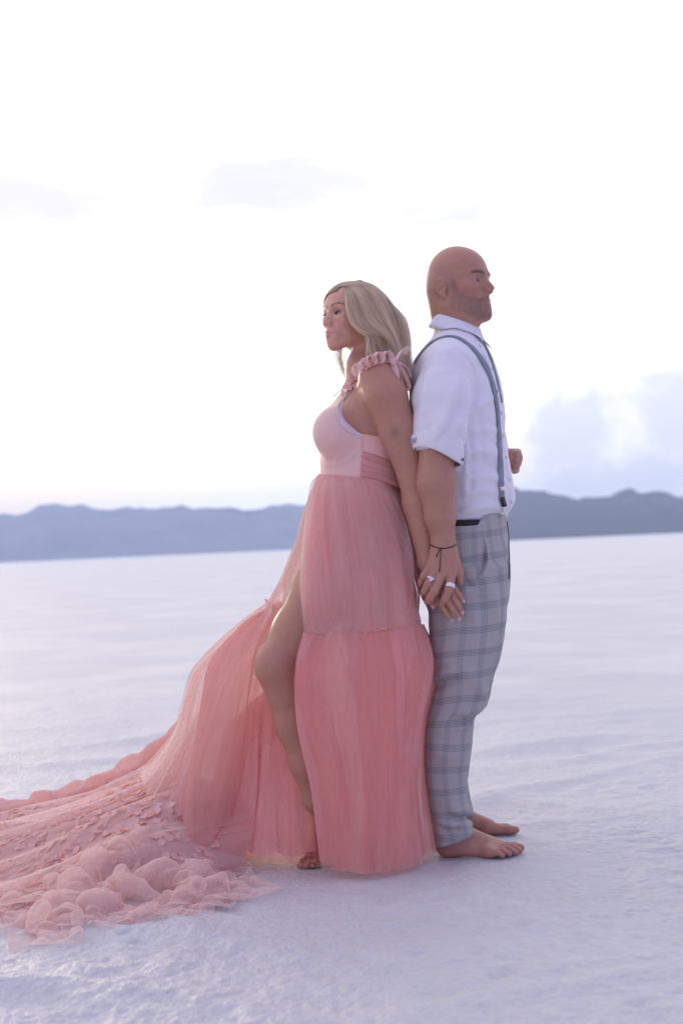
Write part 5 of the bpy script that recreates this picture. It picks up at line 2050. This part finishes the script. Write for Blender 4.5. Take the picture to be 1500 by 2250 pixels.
def scalp_hair(count, seed):
    """combed down both sides from the parting, close to the skull"""
    rg = np.random.default_rng(seed)
    ST, RD = [], []
    cc, cr = np.array([-.014, 0, .036]), np.array([.1005, .0785, .0815])
    for k in range(count):
        side = -1 if k % 3 else 1                                  # mostly the far side
        x0 = rg.uniform(-.085, .074)
        t = np.linspace(0, 1, 14)
        reach = R(rg.uniform(70, 112)) if side < 0 else R(rg.uniform(25, 60))
        ang = R(8) + side * reach * t                               # + is the near side
        xx = np.clip(x0 - (.030 + .02 * rg.random()) * t ** 1.4, -.108, .082)
        sc_ = np.sqrt(np.maximum(1 - ((xx - cc[0]) / cr[0]) ** 2, .02))
        lift = 1 + rg.uniform(.012, .05) * np.sin(np.pi * np.minimum(t * 1.1 + .12, 1))
        q = np.stack([xx, cc[1] + cr[1] * sc_ * np.sin(ang) * lift, cc[2] + cr[2] * sc_ * np.cos(ang) * lift], 1)
        q += rg.normal(0, .0006, (14, 3)).cumsum(0) * .3
        ST.append(WH.wor(q))
        RD.append(.00036 * (1 - .5 * t))
    ST = list(push_out(np.concatenate(ST), WH, np.repeat(rg.uniform(.001, .005, count), 14)).reshape(count, 14, 3))
    return curves_obj('parting_hair', ST, RD, m_hair, hair)


scalp_hair(3600, 8)


def fringe(count, seed):
    """the far-side hairline, swept from the parting to the temple"""
    rg = np.random.default_rng(seed)
    g_ = spline([(.082, .020, .068), (.086, .000, .066), (.083, -.024, .062), (.072, -.047, .048), (.054, -.066, .022), (.034, -.080, -.015), (.020, -.088, -.06)], 16)
    ST, RD, LK = [], [], []
    for _ in range(count):
        b_ = rg.random()
        q = g_ * (1 + .02 * rg.random()) + np.array([-.030, 0, .022]) * b_ + rg.normal(0, .0012, 3) * np.linspace(.3, 2, 16)[:, None]
        n0 = rg.integers(0, 4)
        ST.append(WH.wor(q[n0:n0 + 12]))
        RD.append(np.full(12, .00034))
        LK.append(.2 + .5 * b_)
    ST = list(push_out(np.concatenate(ST), WH, np.repeat(rg.uniform(.0012, .0045, count), 12)).reshape(count, 12, 3))
    return curves_obj('hairline', ST, RD, m_hair, hair, LK)


fringe(1100, 9)
# loose single hairs and the strand in front of the neck
fly = [[(800, 728, -.02), (808, 742, -.028), (806, 765, -.03), (803, 790, -.03)], [(802, 728, -.02), (810, 745, -.028), (808, 768, -.03), (804, 795, -.03)]]
back = [[(850, 660, .05), (880, 705, .03), (890, 745, .02), (888, 790, .02), (902, 840, .03)], [(845, 650, .1), (876, 695, .1), (885, 740, .09), (893, 790, .07), (906, 845, .05)]]
halo = [[(768, 620, .08), (800, 628, .05), (838, 660, .03), (862, 705, .03), (878, 750, .03), (886, 800, .03)], [(790, 615, .1), (830, 634, .1), (862, 675, .1), (880, 722, .09), (892, 775, .08), (903, 830, .06)]]
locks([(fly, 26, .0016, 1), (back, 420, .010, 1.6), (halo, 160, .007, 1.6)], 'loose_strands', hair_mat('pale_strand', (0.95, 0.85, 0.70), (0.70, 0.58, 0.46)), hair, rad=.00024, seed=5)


# ------------------------------------------------------------------ short hair of the man: beard, moustache, brows; and her lashes
def fuzz(obj, head, weight, count, length, rad, mat, name, parent, flow, seed, jitter=.35):
    me_ = obj.data
    n = len(me_.vertices)
    co = np.zeros(n * 3, np.float32)
    me_.vertices.foreach_get('co', co)
    co = co.reshape(-1, 3).astype(float)
    no = np.zeros(n * 3, np.float32)
    me_.vertices.foreach_get('normal', no)
    no = no.reshape(-1, 3).astype(float)
    q = head.loc(co)
    wt = weight(q) * (np.abs(q) < .16).all(1)
    rg = np.random.default_rng(seed)
    idx = rg.choice(n, count, p=wt / wt.sum())
    ST, RD = [], []
    fl = np.array([flow(a) for a in q[idx]]) @ head.rot.T
    for a, i in enumerate(idx):
        p0 = co[i] + rg.normal(0, .0009, 3)
        d = no[i] * .55 + fl[a] + rg.normal(0, jitter, 3)
        d /= np.linalg.norm(d)
        l_ = length * rg.uniform(.6, 1.15)
        ST.append(np.array([p0 - no[i] * .0006, p0 + d * l_ * .5, p0 + d * l_ + fl[a] * l_ * .25]))
        RD.append(np.array([rad, rad * .85, rad * .3]))
    return curves_obj(name, ST, RD, mat, parent)


def beard_w(q):
    x, y, z = q[:, 0], np.abs(q[:, 1]), q[:, 2]
    zu = np.interp(x, [-.010, -.002, .004, .016, .026, .042, .062, .076, .086, .11], [-.09, -.03, .012, .012, -.026, -.043, -.050, -.051, -.046, -.044])
    zl = np.interp(x, [-.01, .03, .06, .09], [-.075, -.098, -.116, -.125])
    lip = np.minimum(MH.lips[0](np.stack([x, y, z], 1)), MH.lips[1](np.stack([x, y, z], 1)))
    return sm(zu - z, -.004, .012) * sm(z - zl, -.004, .014) * sm(x, -.008, .010) * sm(lip, .0005, .004) * (.45 + .55 * sm(x, .02, .075)) + 1e-12


m_beard = hair_mat('brown_beard_hair', (0.42, 0.30, 0.23), (0.22, 0.155, 0.12), .5)
fuzz(man, MH, beard_w, 2300, .0036, .00011, m_beard, 'beard', man, lambda a: np.array([.25, 0, -.75]), 11)


def brow_w(q):
    y, z = np.abs(q[:, 1]), q[:, 2]
    zc = .0215 + .004 * (1 - ((y - .038) / .022) ** 2)
    return (q[:, 0] > .04) * sm(y, .010, .018) * sm(-y, -.062, -.052) * np.exp(-((z - zc) / .0034) ** 2) + 1e-12


fuzz(man, MH, brow_w, 420, .0060, .00013, m_beard, 'eyebrows', man, lambda a: np.array([-.5, .8 * np.sign(a[1]), .15]), 12, .2)


def wbrow_w(q):
    y, z = np.abs(q[:, 1]), q[:, 2]
    zc = .0225 + .0055 * (1 - ((y - .036) / .020) ** 2)
    return (q[:, 0] > .045) * sm(y, .010, .015) * sm(-y, -.058, -.050) * np.exp(-((z - zc) / .0022) ** 2) + 1e-12


fuzz(woman, WH, wbrow_w, 230, .005, .00011, hair_mat('brow_hair', (0.34, 0.26, 0.20), (0.22, 0.16, 0.125)), 'eyebrows', woman, lambda a: np.array([-.5, .8 * np.sign(a[1]), .15]), 13, .15)
lash = []
rad_ = []
for s_ in (-1, 1):
    for k in range(38):
        u = rng.uniform(-1, 1)
        b0 = WH.ec + np.array([.0128 - .0045 * u * u, .0125 * u + .001, -.0012 + .0012 * (1 - u * u)])
        d = np.array([.0038, .0022 * u + .0010, .0016 + rng.uniform(-.001, .001)])
        pts = [b0, b0 + d * .55 + [0, 0, -.0008], b0 + d * 1.1 + [0, 0, .0012]]
        lash.append(np.array([WH.wor(np.array(p_) * [1, s_, 1]) for p_ in pts]))
        rad_.append(np.array([.00022, .00018, .00007]))
curves_obj('eyelashes', lash, rad_, simple_mat('mascara', (0.012, 0.01, 0.01), .5), woman)
# ------------------------------------------------------------------ the train: petal cloth spread on the salt, and a heap of loose tulle
m_petcloth = tulle_mat('petal_cloth', (0.93, 0.64, 0.61), .70, .45, (0.93, 0.66, 0.61), .45)
TR = [[(430, 1580, .60), (330, 1655, .75), (240, 1708, .88), (160, 1744, 1.0), (30, 1778, 1.13), (-260, 1800, 1.25)],
      [(420, 1640, .56), (325, 1700, .70), (235, 1748, .82), (150, 1776, .93), (20, 1806, 1.0), (-260, 1830, 1.1)],
      [(400, 1690, .45), (290, 1742, .50), (190, 1782, .55), (90, 1806, .62), (-50, 1822, .72), (-260, 1850, .80)],
      [(420, 1690, .20), (335, 1705, .20), (240, 1748, .22), (140, 1790, .24), (50, 1830, .27), (-60, 1870, .30), (-260, 1910, .35)],
      [(520, 1740, .06), (400, 1765, .04), (290, 1795, .02), (190, 1845, .0), (90, 1898, -.02), (-20, 1940, -.04), (-260, 1985, -.05)],
      [(560, 1820, -.02), (450, 1835, -.05), (330, 1848, -.12), (230, 1886, -.17), (130, 1940, -.22), (30, 1978, -.29), (-220, 2020, -.33)],
      [(540, 1880, -.04), (470, 1892, -.10), (340, 1915, -.20), (230, 1940, -.25), (130, 1965, -.28), (40, 1992, -.34), (-200, 2040, -.38)]]
def on_ground(px, py, z=.004):
    return (px, py, float(ground_at(px, py, z)[1]))


TR.append([on_ground(530, 1915), on_ground(450, 1935), on_ground(360, 1965), on_ground(250, 1985), on_ground(140, 2000), on_ground(40, 2010), on_ground(-200, 2060)])
train, XT = tier(TR, 'train', m_petcloth, 340, 150, 12, [.018, .028, .034, .030], 21.0, meander=1.0, parent=gown)
tier(TR, 'train_lining', m_tulle_in, 260, 100, 13, [.010, .016, .020, .016], 22.0, inset=.02, meander=1.0, parent=gown)

tier(TR, 'train_veil', m_tulle_thin, 300, 120, 10, [.014, .026, .036, .030], 23.0, inset=-.010, meander=1.0, parent=gown)

# its far edge, rolled over on itself
_rp = spline([P(420, 1578, .60), P(335, 1662, .74), P(240, 1712, .87), P(150, 1748, 1.0), P(30, 1776, 1.12), P(-160, 1792, 1.2)], 160)
_rv, _rf = tube(_rp, .030 + .006 * vnoise(np.stack([np.arange(160) * .11, np.zeros(160), np.zeros(160)], 1)), 26)
_n = len(_rp)
_cen = np.repeat(_rp, 26, 0)
_ang = np.tile(np.arange(26) / 26.0 * 6.283, _n)
_tw = np.repeat(np.arange(_n) * .05, 26)
_amp = .28 * np.sin(3 * _ang + _tw * 3) + .16 * np.sin(5 * _ang - _tw * 4 + 1) + .3 * fbm(np.stack([np.cos(_ang) * 1.2, np.sin(_ang) * 1.2, _tw * 2.4], 1), 3)
_rv = _cen + (_rv - _cen) * (1 + _amp)[:, None]
mesh_obj('train_roll', _rv, _rf, tulle_mat('petal_roll', (0.91, 0.57, 0.52), .80, .45, (0.93, 0.68, 0.64), .3), gown, attrs={'weave': np.stack([_ang * 3, np.repeat(np.arange(_n) * .35, 26), 0 * _ang], 1)})


def petal_mesh(seed):
    rg = np.random.default_rng(seed)
    v, f = [], []
    n, m_ = 6, 5
    cu1, cu2, tw = rg.uniform(.0, .22), rg.uniform(.05, .3), rg.uniform(-.3, .3)
    for i in range(n):
        t = i / (n - 1)
        w_ = .5 * math.sin(math.pi * (.06 + .90 * t) ** .75) ** .8 + .02
        for j in range(m_):
            u = j / (m_ - 1) * 2 - 1
            v.append((t - .15, w_ * u + tw * t * t * .4, cu1 * t * t + cu2 * w_ * u * u - .05 + .06 * math.sin(5 * t + 3 * u + seed)))
    for i in range(n - 1):
        for j in range(m_ - 1):
            f.append((i * m_ + j, i * m_ + j + 1, (i + 1) * m_ + j + 1, (i + 1) * m_ + j))
    return np.array(v), f


m_petal, w = new_mat('organza_petal')
oi = w.n('ShaderNodeObjectInfo')
c = w.mix(oi.outputs['Random'], (0.92, 0.56, 0.49), (0.92, 0.66, 0.62))
d1, d2 = w.n('ShaderNodeBsdfDiffuse'), w.n('ShaderNodeBsdfTranslucent')
w.put(d1.inputs[0], c)
w.put(d2.inputs[0], c)
mm_ = w.n('ShaderNodeMixShader')
mm_.inputs[0].default_value = .35
w.link(d1.outputs[0], mm_.inputs[1])
w.link(d2.outputs[0], mm_.inputs[2])
w.link(mm_.outputs[0], w.o.inputs[0])


def scatter_petals():
    ds, dt = np.gradient(XT, axis=0), np.gradient(XT, axis=1)
    nn = np.cross(dt, ds)
    nn /= np.linalg.norm(nn, axis=2)[..., None]
    tg = dt / np.linalg.norm(dt, axis=2)[..., None]
    rg = np.random.default_rng(4)
    pts = []
    tries = 0
    while len(pts) < 1150 and tries < 30000:
        tries += 1
        i, j = rg.integers(6, XT.shape[0] - 6), rg.integers(4, XT.shape[1] - 2)
        p = XT[i, j]
        q = p - CAM
        px = 750 + FPX * q.dot(_r) / q.dot(_d)
        py = 1125 - FPX * q.dot(_u) / q.dot(_d)
        if not (-40 < px < 470):
            continue
        if all((p - a[0]).dot(p - a[0]) >.0135 ** 2 for a in pts):
            n_ = nn[i, j] * (1 if nn[i, j][2] > 0 else -1)
            pts.append((p, n_, tg[i, j], q.dot(_d), px))
    order = sorted(range(len(pts)), key=lambda k: (pts[k][4] < 0, pts[k][3]))
    meshes = []
    for s_ in range(5):
        v, f = petal_mesh(s_)
        me_ = bpy.data.meshes.new('petal')
        me_.from_pydata([tuple(a) for a in v], [], f)
        me_.polygons.foreach_set('use_smooth', [True] * len(f))
        me_.materials.append(m_petal)
        meshes.append((me_, v, f))
    rest = []
    for r_, k in enumerate(order):
        p, n_, t_, dist, _ = pts[k]
        a = rg.normal(math.pi * (.85 if rg.random() < .7 else .1), .55)
        b_ = np.cross(n_, t_)
        x = t_ * math.cos(a) + b_ * math.sin(a)
        n2 = n_ + x * rg.uniform(-.22, .06)
        x -= n2 * x.dot(n2) / n2.dot(n2)
        x /= np.linalg.norm(x)
        n2 /= np.linalg.norm(n2)
        y = np.cross(n2, x)
        sz = rg.uniform(.019, .030)
        M = Matrix(((x[0] * sz, y[0] * sz, n2[0] * sz, p[0] + n_[0] * .002), (x[1] * sz, y[1] * sz, n2[1] * sz, p[1] + n_[1] * .002), (x[2] * sz, y[2] * sz, n2[2] * sz, p[2] + n_[2] * .002), (0, 0, 0, 1)))
        me_, v, f = meshes[rg.integers(5)]
        if r_ < 300:
            o_ = link(bpy.data.objects.new('petal', me_), train)
            o_.matrix_local = M
        else:
            R3 = np.array(M)[:3, :3]
            rest.append((v @ R3.T + np.array(M)[:3, 3], f))
    v, f = join_vf(rest)
    tag(mesh_obj('petal_scatter', v, f, m_petal, train), kind='stuff')


scatter_petals()


def drape(nx, ny, size, corners, seed, steps=110, iters=5, mound=None, wob=.10, fr=.55):
    """a net sheet larger than the patch it lies on, let settle under gravity so that it buckles into folds"""
    rg = np.random.default_rng(seed)
    a, b = np.meshgrid(np.linspace(0, 1, nx), np.linspace(0, 1, ny), indexing='xy')
    c00, c10, c11, c01 = [np.asarray(c_, float) for c_ in corners]
    A, B = a[..., None], b[..., None]
    X = c00 * (1 - A) * (1 - B) + c10 * A * (1 - B) + c11 * A * B + c01 * (1 - A) * B
    g = np.stack([a * 7, b * 7, 0 * a + seed], -1)
    X = X + .05 * np.stack([fbm(g, 3), fbm(g + 40, 3), 0 * a], -1)
    X[..., 2] += .06 + wob * (fbm(g * 1.3 + 80, 3) + .5)
    lx, ly = size[0] / (nx - 1), size[1] / (ny - 1)
    V = np.zeros_like(X)
    dt = 1 / 45
    ld = math.hypot(lx, ly)

    def con(s0, s1, L0, k, oneway=False):
        p, q = X[s0], X[s1]
        d = q - p
        l_ = np.sqrt((d * d).sum(-1))[..., None] + 1e-9
        e = (l_ - L0) / l_ * d * (.5 * k)
        if oneway:
            e = np.where(l_ > L0, 0, e)
        X[s0] += e
        X[s1] -= e
    sl = slice
    for st in range(steps):
        V[..., 2] -= 9.8 * dt * .5
        V *= .955
        Xo = X.copy()
        X = X + V * dt
        for _ in range(iters):
            for o_ in (0, 1):
                e0, e1 = sl(o_, nx - 1 - (nx - 1 - o_) % 2, 2), sl(o_ + 1, None, 2)
                n_ = min(len(range(*e0.indices(nx))), len(range(*e1.indices(nx))))
                con((sl(None), sl(o_, o_ + 2 * n_, 2)), (sl(None), sl(o_ + 1, o_ + 1 + 2 * n_, 2)), lx, 1)
                n2 = (ny - o_) // 2
                con((sl(o_, o_ + 2 * n2, 2), sl(None)), (sl(o_ + 1, o_ + 1 + 2 * n2, 2), sl(None)), ly, 1)
            for o_ in (0, 1):
                n2 = (ny - o_) // 2
                r0, r1 = sl(o_, o_ + 2 * n2, 2), sl(o_ + 1, o_ + 1 + 2 * n2, 2)
                con((r0, sl(0, nx - 1)), (r1, sl(1, nx)), ld, .35)
                con((r0, sl(1, nx)), (r1, sl(0, nx - 1)), ld, .35)
            # stiffness against tight folds
            for k_, w_ in ((2, .5), (4, .55), (7, .35)):
                con((sl(None), sl(0, nx - k_)), (sl(None), sl(k_, nx)), lx * k_ * .86, w_ * .35, True)
                con((sl(0, ny - k_), sl(None)), (sl(k_, ny), sl(None)), ly * k_ * .86, w_ * .35, True)
            if mound is not None:
                for mc, mr, ca, sa in mound:
                    q = X - mc
                    q = np.stack([q[..., 0] * ca + q[..., 1] * sa, -q[..., 0] * sa + q[..., 1] * ca, q[..., 2]], -1) / mr
                    r_ = np.sqrt((q * q).sum(-1))[..., None] + 1e-9
                    q = q / r_ * mr
                    q = np.stack([q[..., 0] * ca - q[..., 1] * sa, q[..., 0] * sa + q[..., 1] * ca, q[..., 2]], -1)
                    X = np.where(r_ < 1, mc + q, X)
            X[..., 2] = np.maximum(X[..., 2], .003)
        V = (X - Xo) / dt
        lowm = X[..., 2] < .012
        V[lowm] *= fr
        sp = np.linalg.norm(V, axis=-1)[..., None]
        V = np.where(sp > 2.0, V / (sp + 1e-9) * 2.0, V)
    return X


m_heap = tulle_mat('loose_tulle', (0.95, 0.745, 0.71), .27, .5, (0.95, 0.75, 0.70), .4)


def heap(name, nx, ny, size, px_corners, seed, mound, parent, **kw):
    X = drape(nx, ny, size, [ground_at(*c_) for c_ in px_corners], seed, mound=mound, **kw)
    nrm = np.cross(np.gradient(X, axis=1), np.gradient(X, axis=0))
    nrm /= np.linalg.norm(nrm, axis=2)[..., None] + 1e-9
    mt_ = np.stack(np.meshgrid(np.linspace(0, size[0], nx), np.linspace(0, size[1], ny)) + [np.full((ny, nx), seed * 1.0)], -1)
    wr = (1 - np.abs(fbm(mt_ * 11, 2))) ** 3 * .034 + (1 - np.abs(fbm(mt_ * 25 + 5, 2))) ** 3 * .018
    X = X + nrm * np.sign(nrm[..., 2:] + .2) * (wr - .014)[..., None]
    X[..., 2] = np.maximum(X[..., 2], .002)
    i = (np.arange(ny - 1)[:, None] * nx + np.arange(nx - 1)[None]).ravel()
    a, b = np.meshgrid(np.linspace(0, 12, nx), np.linspace(0, 12, ny))
    o_ = mesh_obj(name, X.reshape(-1, 3), np.stack([i, i + 1, i + nx + 1, i + nx], 1), m_heap, parent, attrs={'weave': np.stack([a, b, 0 * a], -1).reshape(-1, 3)})
    md = o_.modifiers.new('smooth', 'SUBSURF')
    md.levels = md.render_levels = 1
    return o_


def bumps(lst):
    return [(ground_at(px, py) * [1, 1, 0] + np.array([0, 0, -.01]), np.array(r_) * [.9, .8, 1.30], math.cos(R(a_)), math.sin(R(a_))) for px, py, r_, a_ in lst]


mounds = bumps([(425, 1900, (.10, .035, .17), 60), (370, 1915, (.09, .03, .15), 110), (320, 1935, (.10, .03, .125), 75), (270, 1950, (.09, .03, .11), 130), (215, 1965, (.10, .028, .10), 40), (165, 1985, (.08, .025, .075), 150),
                (360, 1968, (.08, .022, .085), 20), (290, 1992, (.09, .02, .065), 160), (220, 2015, (.08, .02, .055), 10), (430, 1960, (.07, .022, .075), 140), (120, 2012, (.06, .02, .05), 80), (400, 1995, (.06, .018, .045), 30), (160, 2035, (.06, .018, .04), 170), (330, 2018, (.05, .016, .04), 100)])
heap('loose_tulle', 108, 92, (1.46, 1.24), [(85, 2040), (435, 2005), (465, 1885), (160, 1895)], 5, mounds, gown)
heap('loose_tulle', 96, 80, (1.34, 1.12), [(105, 2052), (375, 2020), (420, 1865), (225, 1885)], 9, mounds, gown)
heap('loose_tulle', 64, 50, (.86, .62), [(350, 2005), (452, 1998), (475, 1915), (390, 1890)], 13, mounds, gown, steps=80)
heap('loose_tulle', 60, 38, (.74, .44), [(-30, 2004), (140, 2012), (160, 1960), (-30, 1985)], 17, None, gown, steps=80)
